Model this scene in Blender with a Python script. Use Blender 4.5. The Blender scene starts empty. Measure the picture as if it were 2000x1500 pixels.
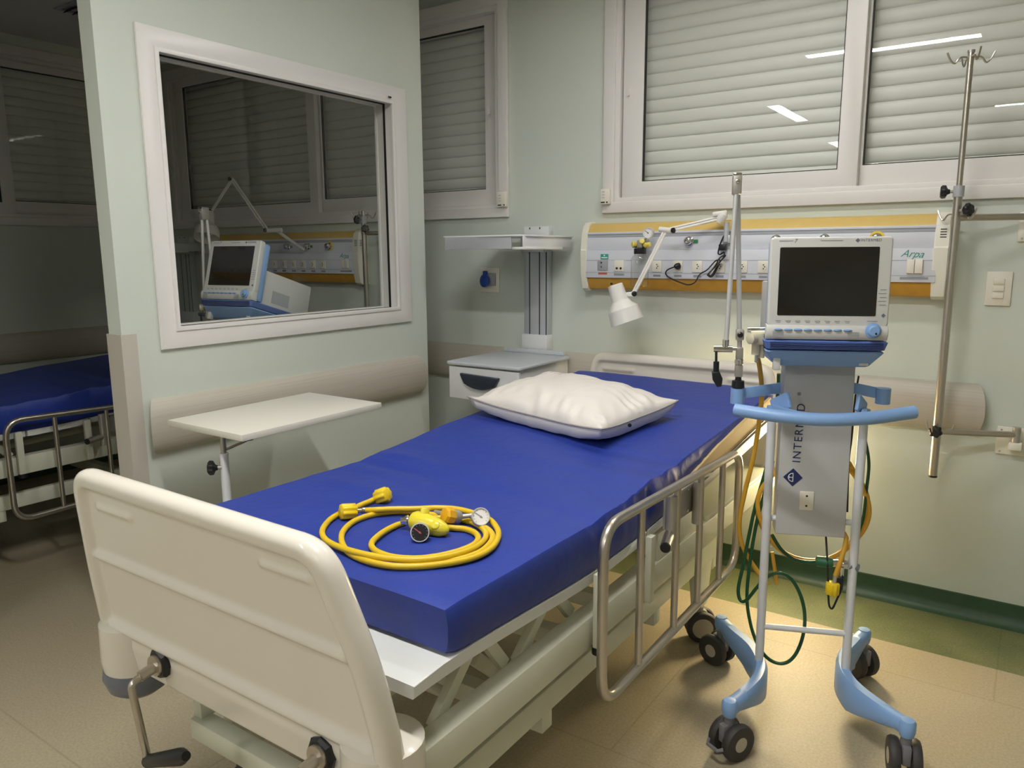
import bpy, bmesh, math, random
from mathutils import Vector, Matrix, noise
random.seed(7)
SC = bpy.context.scene
COL = SC.collection
PI = math.pi

# ------------------------------------------------------------------ camera
CAM = Vector((0.0, 0.0, 1.5))
FPX = 1490.157
YAW, PITCH, ROLL = -6.02406818e-01, 1.71125960e-01, -6.30908727e-03

def _rz(a):
    return Matrix(((math.cos(a), -math.sin(a), 0), (math.sin(a), math.cos(a), 0), (0, 0, 1)))

def _rx(a):
    return Matrix(((1, 0, 0), (0, math.cos(a), -math.sin(a)), (0, math.sin(a), math.cos(a))))

R0 = Matrix(((1, 0, 0), (0, 0, -1), (0, 1, 0)))
RW = _rz(ROLL) @ _rx(PITCH) @ R0 @ _rz(YAW)          # world -> camera (x right, y down, z forward)

def ray(px, py):
    return RW.transposed() @ Vector((px - 1000.0, py - 750.0, FPX))

def on_x(px, py, x):
    d = ray(px, py); return CAM + d * ((x - CAM.x) / d.x)

def on_y(px, py, y):
    d = ray(px, py); return CAM + d * ((y - CAM.y) / d.y)

def on_z(px, py, z):
    d = ray(px, py); return CAM + d * ((z - CAM.z) / d.z)

# ------------------------------------------------------------------ materials
def lin(h):
    h = h.lstrip('#')
    c = [int(h[i:i + 2], 16) / 255 for i in (0, 2, 4)]
    return tuple((v / 12.92 if v <= 0.04045 else ((v + 0.055) / 1.055) ** 2.4) for v in c) + (1,)

MATS = {}

def mat(name, col, rough=0.5, metal=0.0, bump=0.0, bscale=200.0, var=0.0, vscale=6.0, coat=0.0, spec=0.5, bdist=0.002):
    m = bpy.data.materials.new(name); m.use_nodes = True
    nt = m.node_tree; b = nt.nodes['Principled BSDF']
    b.inputs['Roughness'].default_value = rough
    b.inputs['Metallic'].default_value = metal
    b.inputs['Coat Weight'].default_value = coat
    b.inputs['Specular IOR Level'].default_value = spec
    c = lin(col) if isinstance(col, str) else col
    b.inputs['Base Color'].default_value = c
    if var or bump:
        tc = nt.nodes.new('ShaderNodeTexCoord')
    if var:
        n = nt.nodes.new('ShaderNodeTexNoise'); n.inputs['Scale'].default_value = vscale
        n.inputs['Detail'].default_value = 5
        nt.links.new(tc.outputs['Object'], n.inputs['Vector'])
        r = nt.nodes.new('ShaderNodeValToRGB')
        r.color_ramp.elements[0].position = 0.3; r.color_ramp.elements[1].position = 0.7
        r.color_ramp.elements[0].color = tuple(v * (1 - var) for v in c[:3]) + (1,)
        r.color_ramp.elements[1].color = tuple(min(1, v * (1 + var)) for v in c[:3]) + (1,)
        nt.links.new(n.outputs['Fac'], r.inputs['Fac']); nt.links.new(r.outputs['Color'], b.inputs['Base Color'])
    if bump:
        n2 = nt.nodes.new('ShaderNodeTexNoise'); n2.inputs['Scale'].default_value = bscale
        n2.inputs['Detail'].default_value = 3
        nt.links.new(tc.outputs['Object'], n2.inputs['Vector'])
        bp = nt.nodes.new('ShaderNodeBump'); bp.inputs['Strength'].default_value = bump
        bp.inputs['Distance'].default_value = bdist
        nt.links.new(n2.outputs['Fac'], bp.inputs['Height']); nt.links.new(bp.outputs['Normal'], b.inputs['Normal'])
    MATS[name] = m
    return m

wall_m = mat('wall_paint_mint', '#CAD1C7', 0.55, bump=0.12, bscale=350, var=0.015, vscale=2)
ceil_m = mat('ceiling_white', '#DAD9D2', 0.8)
pvc = mat('pvc_white', '#DEDBD7', 0.32)
shut_m = mat('shutter_white', '#D9DAD3', 0.42)
cream = mat('cream_plastic', '#E0DACD', 0.24, coat=0.3)
creampl = mat('cream_switch', '#E3DED0', 0.35)
frame_m = mat('bed_paint', '#CFD0BD', 0.35, var=0.03)
deck_m = mat('deck_paint', '#D6D8D4', 0.3)
steel = mat('stainless_steel', '#C2BBB0', 0.3, 0.92)
satin = mat('satin_steel', '#B2AEA7', 0.4, 0.6)
chrome = mat('chrome', '#D8D8D8', 0.1, 1.0)
alu = mat('aluminium_tube', '#CECECC', 0.4, 0.35)
black = mat('black_plastic', '#15151A', 0.4)
rubber = mat('dark_rubber', '#3A3735', 0.6)
hubgray = mat('hub_gray', '#B5AD9B', 0.5)
hubdark = mat('hub_dark_gray', '#77767A', 0.45)
graypl = mat('gray_plastic', '#6C717C', 0.3)
blue_v = mat('blue_vinyl', '#243A92', 0.46, bump=0.3, bscale=26, bdist=0.006, var=0.03, vscale=10)
blue_p = mat('blue_plastic', '#84A9DA', 0.38)
blue_d = mat('blue_dark_plastic', '#5570B2', 0.42)
blue_n = mat('navy_print', '#1D2A5E', 0.5)
foam = mat('tan_foam', '#CDB27C', 0.85, bump=0.3, bscale=500)
hem = mat('white_hem', '#D8DDE0', 0.6)
pillow_m = mat('pillow_vinyl', '#DBD6CE', 0.45, bump=0.2, bscale=45, bdist=0.004)
seam_m = mat('pillow_seam', '#A59E9B', 0.6)
pink = mat('pink_stamp', '#DFC0BC', 0.6)
orange = mat('orange_laminate', '#CC9A3A', 0.4, var=0.05, vscale=30)
orange_t = mat('orange_laminate_top', '#D0B268', 0.4, var=0.03, vscale=30)
fascia = mat('fascia_white', '#D2D5DD', 0.35)
groove = mat('fascia_gray', '#A9ACB2', 0.4)
capm = mat('cap_ivory', '#E0DECF', 0.35)
lamp_w = mat('lamp_white', '#E4E2DC', 0.3)
silver = mat('silver_paint', '#C4C8CE', 0.35, 0.35)
drawer_m = mat('drawer_white', '#DADCDD', 0.35)
traygray = mat('tray_gray', '#C0C5CA', 0.4)
navyh = mat('navy_handle', '#27303F', 0.35)
table_m = mat('table_laminate', '#D8D5C9', 0.4)
white_t = mat('white_tube', '#D5D8DC', 0.35)
yellow = mat('yellow_hose', '#D8B51C', 0.42)
yellow_l = mat('yellow_body', '#DBCB3A', 0.25)
yellow_n = mat('yellow_nut', '#E3C21A', 0.35)
yellow_s = mat('yellow_soft', '#DCCB62', 0.4)
yellow_o = mat('yellow_knob', '#DCA51E', 0.35)
ochre = mat('ochre_hose', '#C99A2E', 0.45)
green = mat('green_hose', '#0E4A2A', 0.4)
greenc = mat('green_coupling', '#1D5A38', 0.5)
greent = mat('green_tag', '#2E7D4C', 0.5)
teal = mat('teal_label', '#2E9A8A', 0.5)
redl = mat('red_label', '#B8574C', 0.5)
mark_m = mat('gray_print', '#666C7C', 0.5)
grayl = mat('gray_label', '#8C8E94', 0.6)
grayb = mat('gray_module', '#9A9CA0', 0.5)
dial_w = mat('dial_white', '#E6E6E4', 0.35)
dial_k = mat('dial_black', '#1B1B20', 0.35)
redneedle = mat('needle_red', '#C0505A', 0.5)
screen_m = mat('screen_black', '#211F1C', 0.18)
bezel_m = mat('bezel_gray', '#CFCFCC', 0.38)
col_m = mat('column_gray', '#BCBDBE', 0.42)
brass = mat('ivory_block', '#CFC7AC', 0.3, 0.1)
inkgreen = mat('green_ink', '#3C8F7E', 0.6)
vent_k = mat('vent_louvre', '#3A3A3A', 0.6)
ind_blue = mat('socket_blue', '#2A4FA8', 0.35)
gasket = mat('black_gasket', '#141414', 0.6)
guard_m = mat('guard_taupe', '#BBB6AB', 0.45)
base_m = mat('cove_green', '#2F4C34', 0.45, var=0.08, vscale=25)

def bumper_mat():
    m = bpy.data.materials.new('bumper_taupe'); m.use_nodes = True
    nt = m.node_tree; b = nt.nodes['Principled BSDF']
    b.inputs['Roughness'].default_value = 0.45
    tc = nt.nodes.new('ShaderNodeTexCoord')
    mp = nt.nodes.new('ShaderNodeMapping'); mp.inputs['Scale'].default_value = (2, 2, 300)
    n = nt.nodes.new('ShaderNodeTexNoise'); n.inputs['Scale'].default_value = 1.0; n.inputs['Detail'].default_value = 2
    nt.links.new(tc.outputs['Object'], mp.inputs['Vector']); nt.links.new(mp.outputs['Vector'], n.inputs['Vector'])
    r = nt.nodes.new('ShaderNodeValToRGB')
    r.color_ramp.elements[0].position = 0.3; r.color_ramp.elements[1].position = 0.7
    r.color_ramp.elements[0].color = lin('#AFA99C'); r.color_ramp.elements[1].color = lin('#BBB5A8')
    nt.links.new(n.outputs['Fac'], r.inputs['Fac']); nt.links.new(r.outputs['Color'], b.inputs['Base Color'])
    return m
bump_m = bumper_mat()

def floor_mat():
    m = bpy.data.materials.new('vinyl_floor'); m.use_nodes = True
    nt = m.node_tree; b = nt.nodes['Principled BSDF']
    b.inputs['Roughness'].default_value = 0.55
    tc = nt.nodes.new('ShaderNodeTexCoord')
    n = nt.nodes.new('ShaderNodeTexNoise'); n.inputs['Scale'].default_value = 130; n.inputs['Detail'].default_value = 8
    n2 = nt.nodes.new('ShaderNodeTexNoise'); n2.inputs['Scale'].default_value = 5; n2.inputs['Detail'].default_value = 4
    for q in (n, n2): nt.links.new(tc.outputs['Object'], q.inputs['Vector'])
    ra = nt.nodes.new('ShaderNodeValToRGB')
    ra.color_ramp.elements[0].position = 0.32; ra.color_ramp.elements[1].position = 0.68
    ra.color_ramp.elements[0].color = lin('#A0947C'); ra.color_ramp.elements[1].color = lin('#B0A489')
    rb = nt.nodes.new('ShaderNodeValToRGB')
    rb.color_ramp.elements[0].position = 0.3; rb.color_ramp.elements[1].position = 0.7
    rb.color_ramp.elements[0].color = lin('#4C5836'); rb.color_ramp.elements[1].color = lin('#7D7F58')
    add = nt.nodes.new('ShaderNodeMath'); add.operation = 'MULTIPLY_ADD'
    add.inputs[1].default_value = 0.45; nt.links.new(n2.outputs['Fac'], add.inputs[0])
    sc = nt.nodes.new('ShaderNodeMath'); sc.operation = 'MULTIPLY'; sc.inputs[1].default_value = 0.55
    nt.links.new(n.outputs['Fac'], sc.inputs[0]); nt.links.new(sc.outputs[0], add.inputs[2])
    nt.links.new(add.outputs[0], rb.inputs['Fac']); nt.links.new(n.outputs['Fac'], ra.inputs['Fac'])
    sep = nt.nodes.new('ShaderNodeSeparateXYZ'); nt.links.new(tc.outputs['Object'], sep.inputs['Vector'])
    gt = nt.nodes.new('ShaderNodeMath'); gt.operation = 'GREATER_THAN'; gt.inputs[1].default_value = 3.087
    nt.links.new(sep.outputs['Y'], gt.inputs[0])
    mx = nt.nodes.new('ShaderNodeMix'); mx.data_type = 'RGBA'
    nt.links.new(gt.outputs[0], mx.inputs['Factor'])
    nt.links.new(ra.outputs['Color'], mx.inputs['A']); nt.links.new(rb.outputs['Color'], mx.inputs['B'])
    # welded sheet seams
    br = nt.nodes.new('ShaderNodeTexBrick')
    br.inputs['Scale'].default_value = 1.0
    br.inputs['Brick Width'].default_value = 1.9; br.inputs['Row Height'].default_value = 0.95
    br.inputs['Mortar Size'].default_value = 0.0035; br.inputs['Mortar Smooth'].default_value = 0.3
    br.inputs['Color1'].default_value = (1, 1, 1, 1); br.inputs['Color2'].default_value = (1, 1, 1, 1)
    br.inputs['Mortar'].default_value = (0.86, 0.85, 0.83, 1)
    nt.links.new(tc.outputs['Object'], br.inputs['Vector'])
    mm = nt.nodes.new('ShaderNodeMix'); mm.data_type = 'RGBA'; mm.blend_type = 'MULTIPLY'
    mm.inputs['Factor'].default_value = 1.0
    nt.links.new(mx.outputs['Result'], mm.inputs['A']); nt.links.new(br.outputs['Color'], mm.inputs['B'])
    nt.links.new(mm.outputs['Result'], b.inputs['Base Color'])
    return m
floor_m = floor_mat()

def glass_mat(name, tint):
    m = bpy.data.materials.new(name); m.use_nodes = True
    nt = m.node_tree; nt.nodes.clear()
    out = nt.nodes.new('ShaderNodeOutputMaterial')
    tr = nt.nodes.new('ShaderNodeBsdfTransparent'); tr.inputs['Color'].default_value = tint
    gl = nt.nodes.new('ShaderNodeBsdfGlossy'); gl.inputs['Roughness'].default_value = 0.0
    lw = nt.nodes.new('ShaderNodeLayerWeight'); lw.inputs['Blend'].default_value = 0.5
    p = nt.nodes.new('ShaderNodeMath'); p.operation = 'POWER'; p.inputs[1].default_value = 5
    k = nt.nodes.new('ShaderNodeMath'); k.operation = 'MULTIPLY_ADD'; k.inputs[1].default_value = 0.96; k.inputs[2].default_value = 0.04
    mx = nt.nodes.new('ShaderNodeMixShader')
    nt.links.new(lw.outputs['Facing'], p.inputs[0]); nt.links.new(p.outputs[0], k.inputs[0])
    nt.links.new(k.outputs[0], mx.inputs['Fac']); nt.links.new(tr.outputs[0], mx.inputs[1]); nt.links.new(gl.outputs[0], mx.inputs[2])
    nt.links.new(mx.outputs[0], out.inputs['Surface'])
    return m
glass_m = glass_mat('window_glass', (0.97, 0.98, 0.97, 1))
glass_d = glass_mat('partition_glass', (0.93, 0.95, 0.93, 1))
jar_m = glass_mat('jar_glass', (0.985, 0.99, 0.985, 1))

def emit_mat(name, col, s):
    m = bpy.data.materials.new(name); m.use_nodes = True
    nt = m.node_tree; b = nt.nodes['Principled BSDF']
    b.inputs['Base Color'].default_value = (0.8, 0.8, 0.8, 1)
    b.inputs['Emission Color'].default_value = col
    b.inputs['Emission Strength'].default_value = s
    return m
tube_m = emit_mat('fluorescent_diffuser', (1.0, 0.98, 0.96, 1), 64.0)
tube_w = emit_mat('window_row_diffuser', (1.0, 0.98, 0.96, 1), 22.0)
tube_f = emit_mat('front_row_diffuser', (1.0, 0.98, 0.96, 1), 68.0)
tube_c = emit_mat('corridor_diffuser', (1.0, 0.98, 0.96, 1), 30.0)
night_m = emit_mat('night_light_diffuser', (1.0, 0.80, 0.46, 1), 80.0)

# ------------------------------------------------------------------ mesh helpers
class MB:
    def __init__(self):
        self.bm = bmesh.new()

    def _xf(self, vs, M):
        if M is not None:
            for v in vs: v.co = M @ v.co

    def box(self, x0, x1, y0, y1, z0, z1, bev=0.0, seg=2, M=None):
        r = bmesh.ops.create_cube(self.bm, size=1.0)
        vs = r['verts']
        for v in vs:
            v.co = Vector(((x0 + x1) / 2 + v.co.x * (x1 - x0), (y0 + y1) / 2 + v.co.y * (y1 - y0), (z0 + z1) / 2 + v.co.z * (z1 - z0)))
        if bev > 0:
            es = list({e for v in vs for e in v.link_edges})
            r2 = bmesh.ops.bevel(self.bm, geom=es, offset=bev, segments=seg, affect='EDGES', profile=0.5)
            vs = list({v for f in r2['faces'] for v in f.verts} | {v for v in vs if v.is_valid})
        self._xf(vs, M)
        return self

    def bar(self, p0, p1, w, h, up=(0, 0, 1), bev=0.0):
        """rectangular bar from p0 to p1, w across, h along up"""
        p0 = Vector(p0); p1 = Vector(p1); d = (p1 - p0); L = d.length; d.normalize()
        up = Vector(up); s = d.cross(up)
        if s.length < 1e-5: s = d.cross(Vector((0, 1, 0)))
        s.normalize(); u = s.cross(d)
        M = Matrix((( s.x, d.x, u.x, (p0.x + p1.x) / 2), (s.y, d.y, u.y, (p0.y + p1.y) / 2), (s.z, d.z, u.z, (p0.z + p1.z) / 2), (0, 0, 0, 1)))
        return self.box(-w / 2, w / 2, -L / 2, L / 2, -h / 2, h / 2, bev, 2, M)

    def ring(self, pts):
        return [self.bm.verts.new(p) for p in pts]

    def skin(self, rings, closed=False, cap=True, loop=True):
        n = len(rings[0]); m = len(rings)
        for i in range(m if closed else m - 1):
            a = rings[i]; b = rings[(i + 1) % m]
            for j in range(n if loop else n - 1):
                k = (j + 1) % n
                try: self.bm.faces.new((a[j], a[k], b[k], b[j]))
                except ValueError: pass
        if cap and not closed:
            for r in (rings[0][::-1], rings[-1]):
                try: self.bm.faces.new(r)
                except ValueError: pass

    def tube(self, pts, r, seg=12, closed=False, cap=True):
        pts = [Vector(p) for p in pts]; n = len(pts)
        rad = r if isinstance(r, (list, tuple)) else [r] * n
        T = []
        for i in range(n):
            if closed: t = pts[(i + 1) % n] - pts[i - 1]
            else: t = pts[min(i + 1, n - 1)] - pts[max(i - 1, 0)]
            T.append(t.normalized() if t.length > 1e-9 else Vector((0, 0, 1)))
        ref = Vector((0, 0, 1)) if abs(T[0].z) < 0.9 else Vector((1, 0, 0))
        u = T[0].cross(ref).normalized()
        rings = []
        for i in range(n):
            u = (u - T[i] * u.dot(T[i]))
            if u.length < 1e-6: u = T[i].orthogonal()
            u.normalize(); w = T[i].cross(u)
            rings.append(self.ring([pts[i] + (u * math.cos(2 * PI * k / seg) + w * math.sin(2 * PI * k / seg)) * rad[i] for k in range(seg)]))
        self.skin(rings, closed, cap)
        return self

    def cyl(self, p0, p1, r, r2=None, seg=24):
        return self.tube([p0, p1], [r, r if r2 is None else r2], seg)

    def lathe(self, prof, base=(0, 0, 0), axis=(0, 0, 1), seg=32):
        """prof: list of (radius, height along axis)"""
        base = Vector(base); a = Vector(axis).normalized()
        u = a.orthogonal().normalized(); w = a.cross(u)
        rings = [self.ring([base + a * h + (u * math.cos(2 * PI * k / seg) + w * math.sin(2 * PI * k / seg)) * max(r, 1e-5) for k in range(seg)]) for r, h in prof]
        self.skin(rings)
        return self

    def prism(self, poly, f, w0, w1, bev=0.0):
        """poly 2d extruded; f(u, v, w) -> xyz"""
        a = self.ring([f(u, v, w0) for u, v in poly]); b = self.ring([f(u, v, w1) for u, v in poly])
        n = len(poly); fs = []
        fs.append(self.bm.faces.new(a[::-1])); fs.append(self.bm.faces.new(b))
        for j in range(n):
            k = (j + 1) % n
            fs.append(self.bm.faces.new((a[j], a[k], b[k], b[j])))
        if bev > 0:
            es = list({e for f2 in fs[:2] for e in f2.edges})
            bmesh.ops.bevel(self.bm, geom=es, offset=bev, segments=3, affect='EDGES', profile=0.5)
        return self

    def frame(self, f, u0, u1, v0, v1, w, d0, d1, bev=0.0):
        """rectangular frame of width w (single or (l,r,b,t)) extruded d0..d1 ; f(u,v,d)"""
        l, r, b, t = w if isinstance(w, tuple) else (w, w, w, w)
        o = [(u0, v0), (u1, v0), (u1, v1), (u0, v1)]
        i = [(u0 + l, v0 + b), (u1 - r, v0 + b), (u1 - r, v1 - t), (u0 + l, v1 - t)]
        V = {}
        for nm, q in (('o', o), ('i', i)):
            for dd in (0, 1):
                V[nm, dd] = self.ring([f(u, v, (d0, d1)[dd]) for u, v in q])
        es = []
        for j in range(4):
            k = (j + 1) % 4
            self.bm.faces.new((V['o', 0][j], V['o', 0][k], V['i', 0][k], V['i', 0][j]))
            self.bm.faces.new((V['o', 1][j], V['i', 1][j], V['i', 1][k], V['o', 1][k]))
            self.bm.faces.new((V['o', 0][j], V['o', 1][j], V['o', 1][k], V['o', 0][k]))
            self.bm.faces.new((V['i', 0][j], V['i', 0][k], V['i', 1][k], V['i', 1][j]))
        if bev > 0:
            for dd in (0, 1):
                for nm in 'oi':
                    r_ = V[nm, dd]
                    for j in range(4):
                        e = self.bm.edges.get((r_[j], r_[(j + 1) % 4]))
                        if e: es.append(e)
            bmesh.ops.bevel(self.bm, geom=es, offset=bev, segments=2, affect='EDGES', profile=0.5)
        return self

    def add_mesh(self, me, M):
        me.transform(M); self.bm.from_mesh(me); bpy.data.meshes.remove(me)
        return self

    def mesh(self, name, smooth=True, ang=40):
        bmesh.ops.recalc_face_normals(self.bm, faces=self.bm.faces[:])
        me = bpy.data.meshes.new(name)
        for e in self.bm.edges:
            if len(e.link_faces) == 2:
                e.smooth = e.calc_face_angle(0) < math.radians(ang)
        for f in self.bm.faces: f.smooth = smooth
        self.bm.to_mesh(me); self.bm.free()
        return me

def catmull(pts, n=8, closed=False):
    pts = [Vector(p) for p in pts]; m = len(pts); out = []
    for i in range(m if closed else m - 1):
        if closed: p0, p1, p2, p3 = pts[i - 1], pts[i], pts[(i + 1) % m], pts[(i + 2) % m]
        else: p0, p1, p2, p3 = pts[max(i - 1, 0)], pts[i], pts[i + 1], pts[min(i + 2, m - 1)]
        for k in range(n):
            t = k / n
            out.append(0.5 * ((2 * p1) + (p2 - p0) * t + (2 * p0 - 5 * p1 + 4 * p2 - p3) * t * t + (3 * p1 - p0 - 3 * p2 + p3) * t ** 3))
    if not closed: out.append(pts[-1])
    return out

def fillet(pts, rad, n=6, closed=False):
    pts = [Vector(p) for p in pts]; m = len(pts); out = []
    for i in range(m):
        if not closed and i in (0, m - 1): out.append(pts[i]); continue
        p, a, b = pts[i], pts[i - 1], pts[(i + 1) % m]
        da = (a - p); db = (b - p)
        r = min(rad, da.length * 0.49, db.length * 0.49)
        s = p + da.normalized() * r; e = p + db.normalized() * r
        for k in range(n + 1):
            t = k / n; out.append((1 - t) ** 2 * s + 2 * t * (1 - t) * p + t * t * e)
    return out

def rrect(u0, u1, v0, v1, r, n=5):
    out = []
    for cu, cv, a0 in ((u1 - r, v0 + r, -PI / 2), (u1 - r, v1 - r, 0), (u0 + r, v1 - r, PI / 2), (u0 + r, v0 + r, PI)):
        for k in range(n + 1):
            a = a0 + PI / 2 * k / n; out.append((cu + r * math.cos(a), cv + r * math.sin(a)))
    return out

# ------------------------------------------------------------------ object helpers
ROOT = {}

def rootmat(o):
    while o.parent: o = o.parent
    return ROOT.get(o.name, Matrix.Identity(4))

def thing(name, label, cat, loc=(0, 0, 0), rz=0.0, group=None):
    o = bpy.data.objects.new(name, None); COL.objects.link(o)
    o.empty_display_size = 0.05
    o.location = loc; o.rotation_euler = (0, 0, rz)
    o['label'] = label; o['category'] = cat
    if group: o['group'] = group
    ROOT[o.name] = Matrix.Translation(Vector(loc)) @ Matrix.Rotation(rz, 4, 'Z')
    return o

def part(name, mb, m, parent, world=True, label=None, smooth=True, ang=40):
    me = mb.mesh(name, smooth, ang)
    if world: me.transform(rootmat(parent).inverted())
    me.materials.append(m)
    o = bpy.data.objects.new(name, me); COL.objects.link(o); o.parent = parent
    if label: o['label'] = label
    return o

def solo(name, mb, m, label, cat, group=None, ang=40):
    me = mb.mesh(name, True, ang)
    co = [v.co for v in me.vertices]
    c = Vector(((min(v.x for v in co) + max(v.x for v in co)) / 2, (min(v.y for v in co) + max(v.y for v in co)) / 2, min(v.z for v in co)))
    me.transform(Matrix.Translation(-c)); me.materials.append(m)
    o = bpy.data.objects.new(name, me); COL.objects.link(o); o.location = c
    o['label'] = label; o['category'] = cat
    if group: o['group'] = group
    ROOT[o.name] = Matrix.Translation(c)
    return o

def struct(name, mb, m, parent=None, ang=40):
    me = mb.mesh(name, True, ang); me.materials.append(m)
    o = bpy.data.objects.new(name, me); COL.objects.link(o)
    if parent: o.parent = parent
    else: o['kind'] = 'structure'
    return o

def struct_root(name):
    o = bpy.data.objects.new(name, None); COL.objects.link(o); o['kind'] = 'structure'
    o.empty_display_size = 0.05
    return o

def copy_tree(o, parent=None):
    c = o.copy(); COL.objects.link(c)
    if parent: c.parent = parent
    for ch in list(o.children): copy_tree(ch, c)
    return c

def text_mesh(txt, size, depth=0.0006, shear=0.0, spacing=1.0, ax='CENTER'):
    cu = bpy.data.curves.new('lettering', 'FONT')
    cu.body = txt; cu.size = size; cu.extrude = depth; cu.shear = shear; cu.space_character = spacing
    cu.align_x = ax; cu.align_y = 'CENTER'
    ob = bpy.data.objects.new('lettering', cu); COL.objects.link(ob)
    dg = bpy.context.evaluated_depsgraph_get()
    me = bpy.data.meshes.new_from_object(ob.evaluated_get(dg))
    bpy.data.objects.remove(ob); bpy.data.curves.remove(cu)
    return me

def axes(o, x, y):
    """matrix: local x -> x, local y -> y at origin o"""
    x = Vector(x).normalized(); y = Vector(y).normalized(); z = x.cross(y)
    return Matrix(((x.x, y.x, z.x, o[0]), (x.y, y.y, z.y, o[1]), (x.z, y.z, z.z, o[2]), (0, 0, 0, 1)))

# ================================================================== THE SETTING
YW, ZC = 3.5, 2.9                 # window wall, ceiling
XP, XB = -2.65, -2.733            # partition faces
XL, XR, YB = -5.6, 3.0, -9.5      # left wall, right wall, wall behind
W1 = (-1.84, 0.95, 1.689, 2.84)   # window casing outlines x0,x1,z0,z1
W2 = (-5.55, -2.415, 1.689, 2.84)

f_back = lambda u, v, d: (u, YW + d, v)          # d: away from the room
f_left = lambda u, v, d: (XL - d, u, v)
f_part = lambda u, v, d: (XP - d, u, v)

b = MB(); b.box(XL - .3, XR + .3, YB - .3, YW + .35, -0.1, 0.0); struct('floor', b, floor_m)
b = MB(); b.box(XL - .3, XR + .3, YB - .3, YW + .35, ZC, ZC + .1); struct('ceiling', b, ceil_m)

b = MB()                                          # window wall with two openings
zo0, zo1 = 1.72, 2.80
b.box(XL - .3, XR + .3, YW, YW + .25, 0, zo0); b.box(XL - .3, XR + .3, YW, YW + .25, zo1, ZC)
xs = [XL - .3, W2[0] + .04, W2[1] - .04, W1[0] + .04, W1[1] - .04, XR + .3]
for i in (0, 2, 4): b.box(xs[i], xs[i + 1], YW, YW + .25, zo0, zo1)
b.box(XL, XR, YW + .24, YW + .30, 1.6, ZC)
struct('wall_back', b, wall_m)
b = MB()                                          # left wall with one opening
y0, y1 = 1.0, 3.36
b.box(XL - .25, XL, YB, YW, 0, 1.73); b.box(XL - .25, XL, YB, YW, 2.80, ZC)
b.box(XL - .25, XL, YB, y0, 1.73, 2.80); b.box(XL - .25, XL, y1, YW, 1.73, 2.80); b.box(XL - .3, XL - .24, y0, y1, 1.6, ZC)
struct('wall_left', b, wall_m)
b = MB(); b.box(XR, XR + .2, YB, YW, 0, ZC); struct('wall_right', b, wall_m)
b = MB(); b.box(XL - .25, XR + .2, YB - .2, YB, 0, ZC); struct('wall_behind', b, wall_m)
PY0, PY1 = 1.428, 3.064
b = MB()
wy0, wy1, wz0, wz1 = 1.63, 2.87, 1.215, 2.225
b.box(XB, XP, PY0, PY1, 0, wz0); b.box(XB, XP, PY0, PY1, wz1, ZC); b.box(XB, XP, PY0, wy0, wz0, wz1); b.box(XB, XP, wy1, PY1, wz0, wz1)
struct('wall_partition', b, wall_m)
b = MB(); b.box(-3.35, -3.25, YB, .75, 0, ZC); struct('wall_light_blocker', b, wall_m)  # added wall out of view, blocks ceiling light so the left bay stays dark

# cove skirting along the window wall: flared foot, one swept profile
b = MB()
prof = [(0.0, 0.0), (-0.05, 0.0), (-0.03, 0.006), (-0.015, 0.02), (-0.008, 0.045), (-0.006, 0.092), (0.0, 0.094)]
b.prism(prof, lambda u, v, w: (w, YW + u, v), XL, XR)
struct('baseboard_back', b, base_m, ang=60)
b = MB(); b.prism(prof, lambda u, v, w: (XP - u, w, v), PY0, PY1); struct('baseboard_partition', b, base_m, ang=60)
b = MB(); b.prism(prof, lambda u, v, w: (XL - u, w, v), YB, YW); struct('baseboard_left', b, base_m, ang=60)

# ---- sliding windows with roller shutters
def shutter(f, u0, u1, z0, z1, d, pitch=0.0605):
    s = MB(); n = int((z1 - z0) / pitch) + 1; rings = []
    for i in range(n):
        zb_ = z0 + i * pitch
        for k in range(7):
            t = k / 6
            zz = min(zb_ + t * pitch * 0.93, z1 + .05); dd = d - 0.0085 * math.sin(PI * (0.10 + 0.80 * t)) ** 0.8
            rings.append((zz, dd))
        rings.append((min(zb_ + pitch * 0.965, z1 + .05), d + 0.001))
    a = s.ring([f(u0, z, q) for z, q in rings]); c = s.ring([f(u1, z, q) for z, q in rings])
    for i in range(len(a) - 1): s.bm.faces.new((a[i], a[i + 1], c[i + 1], c[i]))
    e = s.ring([f(u0, z, d + 0.02) for z, q in (rings[0], rings[-1])]); g = s.ring([f(u1, z, d + 0.02) for z, q in (rings[0], rings[-1])])
    s.bm.faces.new((e[0], e[1], g[1], g[0]))
    return s

def sash(root, f, u0, u1, z0, z1, d, wl, wr, wb, wt):
    s = MB(); s.frame(f, u0, u1, z0, z1, (wl, wr, wb, wt), d, d + 0.035, 0.004)
    struct('sash', s, pvc, root)
    s = MB(); s.frame(f, u0 + wl - .003, u1 - wr + .003, z0 + wb - .003, z1 - wt + .003, 0.007, d + 0.008, d + 0.026)
    struct('gasket', s, gasket, root)
    s = MB(); s.bm.faces.new(s.ring([f(u, v, d + .016) for u, v in ((u0 + wl, z0 + wb), (u1 - wr, z0 + wb), (u1 - wr, z1 - wt), (u0 + wl, z1 - wt))]))
    struct('pane', s, glass_m, root)

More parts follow.
